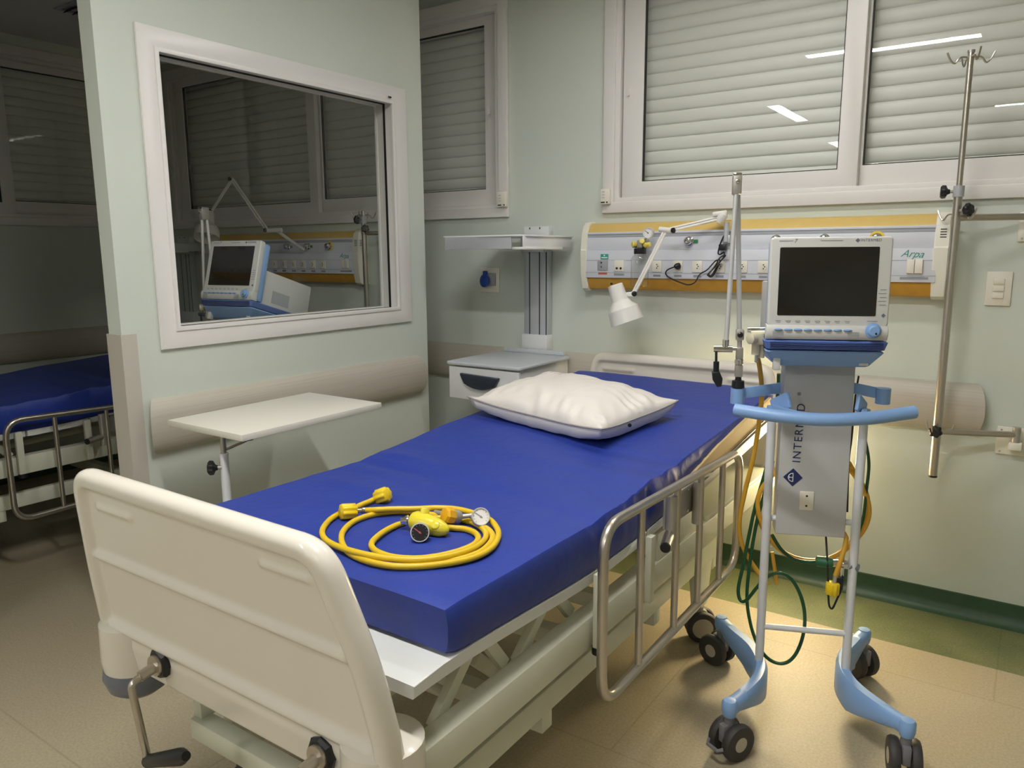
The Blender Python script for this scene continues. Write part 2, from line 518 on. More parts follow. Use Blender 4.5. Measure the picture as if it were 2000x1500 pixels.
def slider(name, f, o, mid, first_left=True):
    r = struct_root(name); u0, u1, z0, z1 = o
    s = MB(); s.frame(f, u0, u1, z0, z1, (.06, .06, .052, .06), -0.022, 0.0, 0.005); struct('casing', s, pvc, r)
    s = MB(); s.frame(f, u0 + .055, u1 - .055, z0 + .048, z1 - .055, (.03, .03, .025, .03), -0.008, 0.12, 0.003); struct('window_frame', s, pvc, r)
    a0, a1, b0, b1 = u0 + .098, u1 - .098, z0 + .057, z1 - .07
    sash(r, f, a0, mid + .04, b0, b1, -0.002, .105, .08, .088, .06)
    sash(r, f, mid - .04, a1, b0 + .01, b1, 0.038, .09, .09, .092, .06)
    s = shutter(f, u0 + .07, u1 - .07, z0 + .055, z1 - .06, 0.11); struct('roller_shutter', s, shut_m, r, 70)
    s = MB()
    for uu in (u0 + .075, u1 - .075, mid): s.box(0, 1, 0, 1, 0, 1, 0, 1, Matrix(())if False else None) if False else None
    return r

w1 = slider('window_1', f_back, W1, -0.705)
w2 = slider('window_2', f_back, W2, -3.968)
w4 = slider('window_4', f_left, (0.96, 3.40, 1.695, 2.83), 2.36)
for r, f, u in ((w1, f_back, W1[0] + .128), (w2, f_back, W2[1] - .128)):       # slim sash pulls
    s = MB(); s.prism(rrect(u - .006, u + .006, 2.235, 2.275, .005, 3), lambda a, c, w: f(a, c, w), -0.012, 0.0); struct('sash_pull', s, pvc, r)

# ---- partition window
r = struct_root('window_3')
for side, (fs, nm) in enumerate(((f_part, 'casing'), (lambda u, v, d: (XB + d, u, v), 'casing'))):
    s = MB(); s.frame(fs, 1.567, 2.934, 1.153, 2.287, (.066, .09, .069, .072), -0.016, 0.0, 0.006); struct(nm, s, pvc, r)
    s = MB(); s.frame(fs, 1.628, 2.848, 1.217, 2.220, .018, -0.022, -0.004, 0.004); struct('bead', s, pvc, r)
s = MB(); s.frame(f_part, 1.62, 2.88, 1.205, 2.235, (.024, .046, .024, .026), -0.006, 0.089, 0.0); struct('window_frame', s, pvc, r)
s = MB(); s.frame(f_part, 1.640, 2.838, 1.225, 2.212, .007, 0.034, 0.046); struct('gasket', s, gasket, r)
s = MB(); s.bm.faces.new(s.ring([f_part(u, v, .04) for u, v in ((1.642, 1.226), (2.836, 1.226), (2.836, 2.211), (1.642, 2.211))])); struct('pane', s, glass_d, r)
s = MB(); s.box(XP + .0225, XP + .0235, 2.80, 2.822, 2.226, 2.233); struct('maker_mark', s, gasket, r)

# ---- wall bumpers (curved rail), rounded ends
def bumper(name, f, u0, u1, z0=0.772, z1=0.974, cap=(1, 1)):
    s = MB(); zc, hz = (z0 + z1) / 2, (z1 - z0) / 2; E_, D_ = .042, .056; rings = []
    for k in (0, 1):
        pr = []
        for j in range(25):
            a = -PI / 2 + PI * j / 24
            dd = max(0, math.cos(a)) ** 0.85
            uu = u0 + E_ * (1 - dd) if k == 0 else u1 - E_ * (1 - dd)
            if not cap[k]: uu = (u0, u1)[k]
            pr.append(f(uu, zc + hz * math.sin(a), -D_ * dd))
        rings.append(s.ring(pr))
    s.skin(rings); struct(name, s, bump_m, None, 50)
bumper('trim_1', f_part, 1.475, 3.0)
bumper('trim_2', f_back, -5.55, -0.13)
bumper('trim_3', f_left, -3.0, 3.45, .79, .99)
# corner guard wrapping the near end of the partition
s = MB()
G = 0.006; gl = [(XP - .05 + .102, 0)]
pl = [(XP + G, PY0 + .052), (XP + G, PY0 - G), (XB - G, PY0 - G), (XB - G, PY0 + .052), (XB, PY0 + .052), (XB, PY0), (XP, PY0), (XP, PY0 + .052)]
s.prism(pl, lambda u, v, w: (u, v, w), 0.0, 1.221); struct('trim_4', s, guard_m)

# ---- ceiling lights of the ward (recessed trough with diffuser)
def luminaire(cx, cy, along_x, label, dm=None):
    lx, ly = (1.09, .115) if along_x else (.13, 1.13)
    t = thing('ceiling_light', label, 'light', (cx, cy, ZC), 0, 'fluorescent ceiling lights')
    q = MB(); q.frame(lambda u, v, d: (u, v, ZC - d), cx - lx / 2 - .02, cx + lx / 2 + .02, cy - ly / 2 - .02, cy + ly / 2 + .02, .022, 0.0, 0.012, .002)
    part('frame', q, pvc, t)
    q = MB(); q.box(cx - lx / 2, cx + lx / 2, cy - ly / 2, cy + ly / 2, ZC - .008, ZC - .001); part('diffuser', q, dm or tube_c, t)
luminaire(-1.01, 0.945, True, 'fluorescent strip set across the ceiling above the foot of the near bed', tube_m)
luminaire(-0.93, 2.56, True, 'fluorescent strip set across the ceiling nearest the shuttered windows', tube_w)
luminaire(0.02, -2.10, True, 'fluorescent strip set across the ceiling behind the camera', tube_f)
luminaire(-2.30, -1.39, False, 'fluorescent strip set lengthwise in the ceiling, first in the corridor')
luminaire(-2.40, -4.42, False, 'fluorescent strip set lengthwise in the ceiling, second along the corridor')
luminaire(-2.40, -7.40, False, 'fluorescent strip set lengthwise in the ceiling, farthest down the corridor')
# air grille in the ceiling of the far bay
t = thing('ceiling_vent', 'dark louvred air grille in the ceiling of the unlit left bay', 'vent', (-4.5, 2.62, ZC))
q = MB(); q.frame(lambda u, v, d: (u, v, ZC - d), -4.82, -4.1, 2.38, 2.86, .03, 0.0, 0.008, .002); part('frame', q, groove, t)
q = MB()
for i in range(9): q.bar((-4.79, 2.43 + i * .05, ZC - .012), (-4.13, 2.43 + i * .05, ZC - .012), .004, .03, up=(0, .7, .7))
part('louvres', q, vent_k, t)

# night light on the window wall behind the cart
t = thing('night_light', 'warm lit night light low on the wall behind the bed head', 'light', (-0.83, YW, .55))
q = MB(); q.box(-0.95, -0.70, YW - .035, YW, .545, .735, .006); part('housing', q, capm, t)
q = MB(); q.box(-0.94, -0.71, YW - .040, YW - .034, .555, .725, .002); part('diffuser', q, night_m, t)

# ================================================================== THE BED
BL, BR = -1.80, -0.87
BC = (BL + BR) / 2

def lerp_keys(keys, y):
    if y <= keys[0][0]: return keys[0][1]
    for (a, va), (b_, vb) in zip(keys, keys[1:]):
        if y <= b_:
            t = (y - a) / (b_ - a); t = t * t * (3 - 2 * t) * .35 + t * .65
            return va + (vb - va) * t
    return keys[-1][1]
ZT = [(1.05, .832), (1.3, .828), (1.66, .825), (1.9, .839), (2.25, .859), (2.79, .889), (3.22, .928)]
ZB = [(.94, .726), (1.07, .729), (1.64, .695), (1.86, .70), (3.22, .80)]

bed = thing('hospital_bed', 'cream and white crank hospital bed with lowered steel side rail, in the lit bay', 'bed', (BC, 2.0, 0), 0, 'crank hospital beds')

# ---- end boards (moulded: slab, rounded rim, raised ribs)
def end_board(name, fy, out, ribs, shorts):
    """moulded panel: both faces share one relief height map over the outline"""
    P = [Vector((p.x, p.y)) for p in fillet([(u, v, 0) for u, v in out], .07, 8, True)]
    zlo, zhi = min(p.y for p in P), max(p.y for p in P)
    n = len(P)
    def span(z):
        xs_ = []
        for a, c in zip(P, P[1:] + P[:1]):
            if (a.y - z) * (c.y - z) <= 0 and abs(a.y - c.y) > 1e-9: xs_.append(a.x + (c.x - a.x) * (z - a.y) / (c.y - a.y))
        return min(xs_), max(xs_)
    segs = [(a, c) for a, c in zip(P, P[1:] + P[:1]) if not (a.y < zlo + .004 and c.y < zlo + .004)]
    def edge(x, z):
        p = Vector((x, z)); best = 9
        for a, c in segs:
            ab = c - a; t = max(0, min(1, (p - a).dot(ab) / max(ab.dot(ab), 1e-9))); best = min(best, (p - a - ab * t).length)
        return best
    sm = lambda t: (lambda q: q * q * (3 - 2 * q))(max(0, min(1, t)))
    def relief(x, z):
        d = edge(x, z)
        h = .027 * math.sqrt(max(0, 1 - (1 - min(d / .026, 1)) ** 2))
        low = sm((z - .575) / .03)
        h -= .016 * sm((d - .034) / .020) * low + .010 * sm((d - .03) / .02) * (1 - low)
        inn = sm((d - .040) / .015)
        for zr, amp, w in ribs: h += amp * math.exp(-((z - zr) / w) ** 2) * inn
        for x0, x1, zr, amp, w in shorts: h += amp * math.exp(-((z - zr) / w) ** 2) * sm((x - x0) / .012) * sm((x1 - x) / .012) * inn
        b_ = min(1, (z - zlo) / .008)
        return h * math.sqrt(max(0, 1 - (1 - b_) ** 2))
    nz, nx = 110, 110
    zs = [zlo + 1e-4 + (zhi - zlo - 2e-4) * (0.5 - 0.5 * math.cos(PI * i / nz)) * .35 + (zhi - zlo - 2e-4) * (i / nz) * .65 for i in range(nz + 1)]
    q = MB(); F, B_ = [], []
    for z in zs:
        x0, x1 = span(z); rf, rb = [], []
        for k in range(nx + 1):
            t = k / nx; t = .65 * t + .35 * (.5 - .5 * math.cos(PI * t)); x = x0 + (x1 - x0) * t
            h = relief(x, z)
            if k in (0, nx): h = 0
            rf.append(q.bm.verts.new((x, fy(z, h), z)))
            rb.append(rf[-1] if k in (0, nx) else q.bm.verts.new((x, fy(z, -h), z)))
        F.append(rf); B_.append(rb)
    for G in (F, B_):
        for i in range(nz):
            for k in range(nx): q.bm.faces.new((G[i][k], G[i][k + 1], G[i + 1][k + 1], G[i + 1][k]))
    for i in (0, nz):
        ring_ = F[i] + B_[i][-2:0:-1]
        try: q.bm.faces.new(ring_)
        except ValueError: pass
    return part(name, q, cream, bed, ang=75)

ff = lambda z, d: .885 - .15 * (z - .6) - d
out_f = [(-1.80, .512), (-1.826, .60), (-1.812, .76), (-1.764, 1.032), (-.942, 1.026), (-.868, .80), (-.846, .63), (-.858, .512)]
end_board('footboard', ff, out_f, [(.812, .0125, .0115), (.622, .016, .016)], [(-1.70, -1.55, .945, .007, .008), (-1.13, -.98, .945, .007, .008)])
fh = lambda z, d: 3.285 + .10 * (z - .6) + d
out_h = [(-1.80, .515), (-1.826, .60), (-1.818, .80), (-1.795, 1.015), (-.915, 1.015), (-.868, .80), (-.848, .64), (-.86, .515)]
end_board('headboard', fh, out_h, [(.812, .0125, .0115)], [(-1.735, -1.56, .935, .008, .010), (-1.11, -.95, .935, .008, .010)])
for x in (-1.765, -.925):                                        # plastic corner sockets and grey buffers
    q = MB(); q.lathe([(.06, .497), (.076, .50), (.080, .53), (.078, .618), (.068, .624)], (x, ff(.53, -.02), 0), (0, 0, 1), 28)
    part('corner_socket', q, cream, bed)
    q = MB(); q.lathe([(.01, .422), (.045, .428), (.070, .447), (.081, .478), (.078, .500), (.05, .505)], (x, ff(.53, -.02), 0), (0, 0, 1), 28)
    part('corner_buffer', q, graypl, bed, label='grey plastic corner buffer')

# ---- cranks
for bx, bz, droop in ((-1.574, .582, 1), (-1.04, .566, 0)):
    y0 = ff(bz, .016)
    q = MB(); q.lathe([(.034, 0), (.036, -.012), (.030, -.018)], (bx, y0 + .004, bz), (0, 1, 0), 8); boss = part('crank', q, black, bed, ang=30)
    q = MB(); q.cyl((bx, y0, bz), (bx - .004, y0 - .052, bz - .012), .0125, seg=16); q.cyl((bx, y0 - .012, bz), (bx, y0 - .022, bz), .024, seg=20)
    part('crank_shaft', q, steel, boss)
    e0 = Vector((bx - .004, y0 - .054, bz - .012)); e1 = on_y(307, 1484, y0 - .064) - on_y(289, 1318, y0 - .054) + e0; hx = on_y(384, 1474, y0 - .075) - on_y(307, 1484, y0 - .064)
    q = MB(); q.tube(fillet([e0 + Vector((0, .012, 0)), e0 + Vector((0, -.02, -.006)), e1], .02, 5), .0085, 12); part('crank_rod', q, steel, boss)
    q = MB(); q.tube([e1 - hx * .05, e1, e1 + hx * .86, e1 + hx], [.011, .0145, .0185, .010], 14)
    part('crank_handle', q, black, boss)

# ---- upper frame
def beam(name, *a, m=frame_m, bev=.004, **k):
    q = MB(); q.box(*a, bev); return part(name, q, m, bed, **k)
beam('side_beam', BR - .052, BR, .90, 3.27, .492, .577)
beam('side_beam', BL, BL + .052, .90, 3.27, .492, .577)
for y in (.93, 1.55, 2.3, 3.2): beam('cross_beam', BL + .05, BR - .05, y - .02, y + .02, .515, .56)
beam('head_side_plate', BR - .03, BR - .004, 2.04, 2.42, .575, .665)
beam('head_side_plate', BL + .004, BL + .03, 2.04, 2.42, .575, .665)
beam('head_pan', BL + .003, BR - .003, 2.46, 3.18, .577, .592)
# ---- mattress deck in three hinged panels
def deck(y0, y1):
    q = MB(); n = 8
    top = [(y0 + (y1 - y0) * i / n, lerp_keys(ZB, y0 + (y1 - y0) * i / n) - .003) for i in range(n + 1)]
    poly = top + [(y, z - .027) for y, z in reversed(top)]
    q.prism(poly, lambda u, v, w: (w, u, v), BL + .004, BR - .002, .003)
    return part('deck_panel', q, deck_m, bed)
deck(.945, 1.66); deck(1.67, 1.95); deck(1.96, 3.2)
for y in (1.12, 1.42):
    for x in (BR - .06, BL + .06):
        q = MB(); z = lerp_keys(ZB, y + .06) - .03
        q.bar((x, y + .09, z), (x, y - .06, .555), .02, .03, (0, 0, 1), .002); q.bar((x, y + .10, z), (x, y + .19, .575), .02, .03, (0, 0, 1), .002)
        part('deck_strut', q, frame_m, bed)
q = MB()
for y, z in ((1.06, .655), (1.12, .60)): q.cyl((BL + .08, y, z), (BR - .08, y, z - .004), .012, seg=12)
part('pivot_tubes', q, frame_m, bed)
for x in (BC - .15, BC + .22):
    q = MB(); q.cyl((x, .92, .56), (x, 2.2, .60), .014, seg=12); q.box(x - .03, x + .03, 1.05, 1.13, .545, .60, .004); part('crank_screw', q, frame_m, bed)

# ---- lower frame, scissor links, casters
for x0, x1 in ((-.99, -.955), (-1.715, -1.68)):
    beam('base_rail', x0, x1, 1.02, 2.86, .315, .385)
for y in (1.03, 1.55, 2.25, 2.80): beam('base_cross_bar', -1.71, -.96, y - .025, y + .025, .262, .318)
for x in (-1.03, -1.64):
    for y in (1.35, 2.45):
        q = MB(); q.bar((x, y, .30), (x, y + .24, .52), .022, .035, (0, 0, 1), .002); q.bar((x - .03, y + .26, .30), (x - .03, y + .02, .52), .022, .035, (0, 0, 1), .002)
        q.cyl((x - .05, y + .13, .41), (x + .02, y + .13, .41), .012, seg=12)
        part('scissor_link', q, frame_m, bed)
for x, y in ((-.98, 2.70), (-1.69, 2.70), (-.98, 1.16), (-1.69, 1.16)):
    q = MB(); q.prism([(y - .07, .32), (y + .07, .32), (y + .03, .145), (y - .03, .145)], lambda u, v, w: (w, u, v), x - .022, x + .022, .003)
    lg = part('leg', q, frame_m, bed)
    CM = Matrix.Translation(Vector((x, y, 0))) @ Matrix.Rotation(-1.0, 4, 'Z'); ca = CM.to_3x3() @ Vector((1, 0, 0))
    q = MB(); q.cyl((x, y, .15), (x, y, .115), .018, seg=16); q.prism(rrect(-.03, .035, .055, .125, .02, 4), lambda u, v, w: CM @ Vector((w, u, v)), -.011, .011, .003)
    cs = part('caster', q, hubgray, bed)
    for s_ in (-1, 1):
        c = CM @ Vector((s_ * .026, .01, .062))
        q = MB(); q.lathe([(.046, -.014), (.058, -.012), (.062, -.006), (.062, .006), (.058, .012), (.046, .014)], c, ca, 32); w = part('tyre', q, rubber, cs)
        q = MB(); q.lathe([(.0, -.0145), (.03, -.0155), (.047, -.013), (.047, .013), (.03, .0155), (.0, .0145)], c, ca, 28); part('hub', q, hubgray, cs)

# ---- lowered side rail on the right
def railP(s, t):
    """s 0..1 along the rail, t 0..1 up"""
    y = 1.55 + 1.01 * s; zb_ = .385 + .018 * s; zt_ = .853 - .036 * s
    return Vector((-.803, y, zb_ + (zt_ - zb_) * t))
q = MB()
loop = fillet([railP(0, 0), railP(1, 0), railP(1, 1), railP(0, 1)], .085, 7, True)
q.tube(loop, .0135, 14, closed=True)
rail = part('side_rail', q, steel, bed)
for s_ in (.21, .45, .635, .83):
    q = MB(); q.cyl(railP(s_, .01), railP(s_, .99), .0105, seg=14); part('rail_bar', q, steel, rail)
q = MB(); q.prism([(1.985, .705), (2.20, .70), (2.20, .798), (1.985, .806)], lambda u, v, w: (w, u, v), -.838, -.83, .002)
q.box(-.838, -.818, 2.02, 2.17, .79, .802, .003)
lp = part('latch_plate', q, satin, rail)
q = MB(); q.cyl((-.812, 2.195, .665), (-.812, 2.195, .80), .018, seg=18); part('latch_sleeve', q, satin, rail)
q = MB(); q.cyl((-.812, 1.985, .65), (-.812, 1.985, .81), .016, seg=18); part('latch_sleeve', q, satin, rail)
q = MB(); q.cyl((-.812, 1.975, .695), (-.79, 1.895, .69), .016, seg=18); kn = part('locking_knob', q, steel, rail)
q = MB(); q.cyl((-.79, 1.896, .69), (-.7885, 1.890, .6897), .0145, seg=18); part('knob_bore', q, black, rail)
q = MB()
for y, z in ((2.03, .79), (2.15, .785), (2.15, .715), (2.06, .71)): q.lathe([(.0055, 0), (.005, .004), (.001, .006)], (-.83, y, z), (1, 0, 0), 10)
part('rivets', q, chrome, rail)
for y in (1.62, 1.93):
    q = MB(); q.bar((-.85, y, .50), (-.85, y, .70), .03, .02, (1, 0, 0), .003); part('rail_bracket', q, frame_m, bed)
q = MB(); q.cyl((-.85, 1.62, .482), (-.85, 1.62, .50), .017, seg=14); part('bracket_cap', q, black, bed)

# ---- mattress
def wrinkle(x, y):
    u = (x - BL) / (BR - BL)
    w = 0.0
    for y0, a, sk, wd in ((1.68, -.0045, .10, .022), (1.76, .004, .12, .03), (1.9, -.0035, .16, .03), (2.02, .003, .10, .035), (2.18, -.003, .05, .04), (1.5, .002, .06, .04), (2.75, -.002, -.15, .05), (1.58, -.0016, .14, .009), (1.72, -.0020, .16, .009), (1.84, -.0022, .13, .010), (1.97, -.0018, .18, .009), (2.10, -.0016, .10, .010), (2.25, -.0014, .04, .010), (2.62, -.0014, -.35, .010)):
        c = y0 - sk * (u - .5) + .012 * math.sin(5 * u + y0 * 7)
        amp = a * (0.55 + 0.45 * math.sin(3.2 * u + y0 * 5))
        w += 2.8 * amp * min(1, .25 + 6 * u) * math.exp(-((y - c) / wd) ** 2)
    w += .0022 * noise.noise(Vector((x * 7, y * 4, 3.1))) + .0008 * noise.noise(Vector((x * 20, y * 14, 1.7)))
    return w

def mattress_mesh():
    q = MB(); ny = 110; nx = 26; r = .006; rings = []
    for i in range(ny + 1):
        y = 1.055 + (3.215 - 1.055) * i / ny
        e = min(i, ny - i); sh = .010 if e == 0 else (.003 if e == 1 else 0)
        zt_, zb_ = lerp_keys(ZT, y) - sh, lerp_keys(ZB, y) + sh * .5
        x0, x1 = BL + sh, BR - sh; ring_ = []
        crown = .004
        top = []
        for k in range(nx + 1):
            t = k / nx; x = x0 + r + (x1 - x0 - 2 * r) * t
            lift = .010 * max(0, min(1, (y - 1.85) / .3)) * (1 - t)
            top.append((x, zt_ + lift + crown * (1 - (2 * t - 1) ** 4) + wrinkle(x, y)))
        bul = .0035 * sum(math.exp(-((y - q_) / .012) ** 2) - .7 * math.exp(-((y - q_ - .025) / .012) ** 2) for q_ in (1.62, 1.70, 1.79, 1.93, 2.15, 2.36)) + .004 * math.sin(9 * y) * noise.noise(Vector((y * 6, 0, 0))) * 2
        pts = [(x0 + r, zb_), (x0 + .003, zb_ + .006), (x0 - .001 - bul, zb_ + (zt_ - zb_) * .35), (x0 - .001 - bul, zb_ + (zt_ - zb_) * .65), (x0 + .003, top[0][1] - r * .7)] + top + \
              [(x1 - .003, top[-1][1] - r * .7), (x1 + .001 + bul, zb_ + (zt_ - zb_) * .66), (x1 + .001 + bul, zb_ + (zt_ - zb_) * .33), (x1 - .003, zb_ + .006), (x1 - r, zb_)]
        rings.append(q.ring([(a, y, c) for a, c in pts]))
    q.skin(rings)
    return q

def flap(poly, t0, t1):
    q = MB(); P = [on_x(px, py, BR) for px, py in poly]
    q.prism([(p.y, p.z) for p in P], lambda u, v, w: (w, u, v), BR + t0, BR + t1, .0015)
    return q
mat1 = thing('mattress', 'royal blue vinyl mattress unzipped at its side, on the near bed', 'mattress', (BC, 2.1, .70), 0, 'blue vinyl mattresses')
part('cover', mattress_mesh(), blue_v, mat1, ang=32)
part('foam_core', flap([(1345, 928), (1400, 868), (1452, 820), (1502, 776), (1502, 815), (1470, 842), (1420, 886), (1385, 920)], -.004, .009), foam, mat1, label='tan foam core showing through the open zip')
part('cover_hem', flap([(1340, 933), (1385, 922), (1425, 886), (1476, 838), (1502, 815), (1502, 832), (1478, 856), (1430, 900), (1395, 923), (1362, 934)], -.002, .013), hem, mat1, label='white hem of the unzipped cover')
q = MB(); q.tube([on_x(px, py, BR + .012) for px, py in ((1385, 921), (1425, 885), (1476, 837), (1502, 813))], .0022, 8); part('zip', q, black, mat1)

# ---- second bed in the dark bay: copies of every part
bed2 = copy_tree(bed); bed2.location.x -= 2.96; bed2.location.y -= .09
for ch in bed2.children:
    if ch.name.startswith('side_rail'): ch.location.z -= .085
bed2['label'] = 'cream and white crank hospital bed in the unlit bay beyond the partition'
mat2 = thing('mattress', 'royal blue vinyl mattress on the far bed in the unlit bay', 'mattress', (BC - 2.96, 2.01, .70), 0, 'blue vinyl mattresses')
for ch in mat1.children:
    if ch.name.startswith('cover') and 'hem' not in ch.name:
        c = ch.copy(); COL.objects.link(c); c.parent = mat2

# ---- pillow
def pillow():
    c = Vector((-1.415, 2.50, 0)); L = Vector((-1.79, 2.30, 0)); F_ = Vector((-1.125, 2.145, 0)); R_ = Vector((-1.055, 2.61, 0))
    eu = (F_ - L); ev = (R_ - F_); o = L
    q = MB(); n = 56
    T, B_ = {}, {}
    for i in range(n + 1):
        for j in range(n + 1):
            u = i / n; v = j / n; a = 2 * u - 1; b_ = 2 * v - 1
            pin = .035
            uu = u + (-a) * pin * (1 - b_ * b_) ; vv = v + (-b_) * pin * (1 - a * a)
            p = o + eu * uu + ev * vv
            h = max(0, (1 - abs(a) ** 2.6)) ** .5 * max(0, (1 - abs(b_) ** 2.6)) ** .5
            base = lerp_keys(ZT, p.y) + .012 + .010 * (1 - (p.x - BL) / (BR - BL))
            edge = base + .048 + .018 * abs(a * b_) ** 3
            rad = math.hypot(a, b_)
            wr = .85 * (.011 * noise.noise(Vector((u * 9 + b_ * 2.0, v * 3.2, 5))) + .006 * noise.noise(Vector((u * 17, v * 9, 9))) ) * (.25 + rad) * min(1, h * 4)
            pl = (-.011 * abs(math.sin(u * 27 + 3 * b_ + 2 * math.sin(u * 9))) * math.exp(-((v - .08) / .09) ** 2) - .010 * abs(math.sin(v * 21 + 2 * a + 2 * math.sin(v * 11))) * math.exp(-((u - .93) / .07) ** 2) - .007 * abs(math.sin(v * 17)) * math.exp(-((u - .07) / .07) ** 2)) * min(1, h * 4)
            T[i, j] = q.bm.verts.new((p.x, p.y, edge + .090 * h + wr + pl))
            if 0 < i < n and 0 < j < n:
                B_[i, j] = q.bm.verts.new((p.x, p.y, max(base - .004, edge - .070 * h ** .42 + .4 * wr)))
            else: B_[i, j] = T[i, j]
    for i in range(n):
        for j in range(n):
            q.bm.faces.new((T[i, j], T[i + 1, j], T[i + 1, j + 1], T[i, j + 1]))
            q.bm.faces.new((B_[i, j], B_[i, j + 1], B_[i + 1, j + 1], B_[i + 1, j]))
    rim = [T[i, 0].co.copy() for i in range(n + 1)] + [T[n, j].co.copy() for j in range(1, n + 1)] + [T[i, n].co.copy() for i in range(n - 1, -1, -1)] + [T[0, j].co.copy() for j in range(n - 1, 0, -1)]
    top = T[int(n * .30), int(n * .82)].co.copy()
    return q, rim, o, eu, ev, T
q, rim, o_, eu, ev, TT = pillow()
pz = [TT[k, 8].co.copy() for k in (49, 50)]
stamp = [TT[i, 37].co.copy() for i in range(7, 20)]
zz = TT[38, 0].co.copy()
pil = thing('pillow', 'white vinyl pillow with a side seam, on the near bed', 'pillow', (-1.415, 2.41, .85))
part('cover', q, pillow_m, pil, ang=70)
q = MB(); q.tube(rim, .0032, 6, closed=True); part('piping', q, seam_m, pil)
q = MB()
for k in range(0, 12, 2): q.tube([stamp[k] + Vector((0, 0, .0012)), stamp[k + 1] + Vector((0, .012 if k % 4 else -.010, .0016))], .0013, 5)
part('stamp', q, pink, pil)
bt = rim[56 + 22]
q = MB(); q.lathe([(.007, 0), (.006, .004), (.002, .005)], bt + Vector((.006, -.004, -.012)), (.6, -.75, 0), 14); part('snap_button', q, dial_k, pil)

# ================================================================== HOSE SET AND REGULATORS ON THE BED
def zm(y): return lerp_keys(ZT, y)
def onbed(px, py, h=0.0):
    p = on_z(px, py, .835 + h)
    for _ in range(3): p = on_z(px, py, zm(p.y) + .004 + h)
    return p
def zo(zx, zy): return 600 + zx / 4.762, 920 + zy / 4.762        # reading off the enlarged photo
RH = .0072
def hose_path(zs, lifts):
    return catmull([onbed(*zo(*a), RH + .001 + l) for a, l in zip(zs, lifts)], 8)
hs = thing('oxygen_hose', 'yellow coiled gas hose with two fluted nuts, lying on the blue mattress', 'hose', tuple(onbed(800, 1050)))
A = [(650, 245), (590, 278), (500, 315), (440, 345), (340, 378), (220, 445), (150, 530), (142, 590), (185, 650), (300, 708), (460, 757), (640, 795), (830, 818), (1020, 826), (1220, 808), (1420, 765), (1580, 700), (1660, 620), (1640, 545), (1540, 480), (1350, 440), (1150, 440), (980, 465), (850, 497), (720, 560), (620, 640), (600, 700), (660, 755), (800, 800), (1000, 815), (1200, 795), (1400, 748), (1540, 690), (1590, 630), (1560, 575), (1470, 540), (1370, 530), (1250, 520)]
la = [.004, .002, .001, 0, 0, 0, 0, 0, 0, .004, .010, .010, .010, .010, .010, .009, .004, 0, 0, 0, 0, 0, 0, 0, .002, .002, .0, 0, .0, 0, 0, .0, 0, 0, 0, 0, 0, 0]
B = [(540, 365), (640, 360), (800, 352), (1000, 350), (1200, 342), (1380, 352), (1560, 395), (1700, 455), (1770, 540), (1775, 620), (1720, 710), (1600, 785), (1420, 838), (1200, 872), (980, 888), (760, 880), (560, 838), (410, 775), (340, 700), (318, 620), (345, 545), (440, 465), (580, 412), (740, 382), (920, 375), (1120, 400), (1400, 440), (1600, 500), (1710, 570), (1715, 650), (1620, 745), (1440, 815), (1200, 850)]
lb = [.006] + [.012] * 4 + [.012, .012, .010, .004, 0, 0, 0, 0, 0, 0, 0, 0, 0, 0, 0, 0, 0, 0, 0, 0, 0, .0, .0, .002, .002, 0, 0, 0]
pa, pb_ = hose_path(A, la), hose_path(B, lb)
q = MB(); q.tube(pa, RH, 12); part('hose', q, yellow, hs)
q = MB(); q.tube(pb_, RH, 12); part('hose', q, yellow, hs)
def fluted_nut(c, d, root, m=yellow_n):
    d = Vector(d).normalized(); u = d.orthogonal().normalized(); w = d.cross(u)
    q = MB(); rings = []
    for h, k in ((-.0195, .88), (-.017, 1), (.017, 1), (.0195, .88)):
        rg = []
        for i in range(64):
            a = 2 * PI * i / 64; r = .0195 * k * (1 + .07 * math.cos(8 * a))
            rg.append(Vector(c) + d * h + (u * math.cos(a) + w * math.sin(a)) * r)
        rings.append(q.ring(rg))
    q.skin(rings); return part('fluted_nut', q, m, root, ang=50)
for path, off in ((pa, zo(700, 228)), (pb_, zo(380, 375))):
    e = path[0]; c = onbed(*off, .020); d = (c - e).normalized()
    q = MB(); q.tube([e - d * .004, e + d * .010, e + d * .011, c - d * .010], [.0078, .0078, .0055, .0055], 14); part('ferrule', q, steel, hs)
    fluted_nut(c, d, hs)

def gauge(root, name, c, n, r, face, needle, depth=.016, ticks=None):
    """round dial gauge, face looking along n"""
    n = Vector(n).normalized(); c = Vector(c)
    q = MB(); q.lathe([(r * .5, -depth), (r, -depth * .9), (r, .001), (r * .97, .003), (r * .88, .003), (r * .88, 0.0), (0, 0)], c, n, 32); g = part(name, q, alu, root)
    q = MB(); q.lathe([(r * .88, .0003), (0, .0006)], c, n, 32); part('dial', q, face, g)
    u = Vector((0, 0, 1)); u = (u - n * u.dot(n)).normalized(); w = u.cross(n)
    q = MB(); a = .9; dd = u * math.cos(a) - w * math.sin(a); q.bar(c - dd * r * .2 + n * .0015, c + dd * r * .7 + n * .0015, r * .09, .0006, n); q.lathe([(r * .12, 0), (r * .1, .0022), (0, .0024)], c, n, 12)
    part('needle', q, needle, g)
    q = MB()
    for i in range(11):
        a = -2.3 + 4.6 * i / 10; dd = u * math.cos(a) + w * math.sin(a)
        q.bar(c + dd * r * .68 + n * .0012, c + dd * r * .8 + n * .0012, r * .05, .0004, n)
    part('scale_marks', q, ticks or needle, g)
    return g
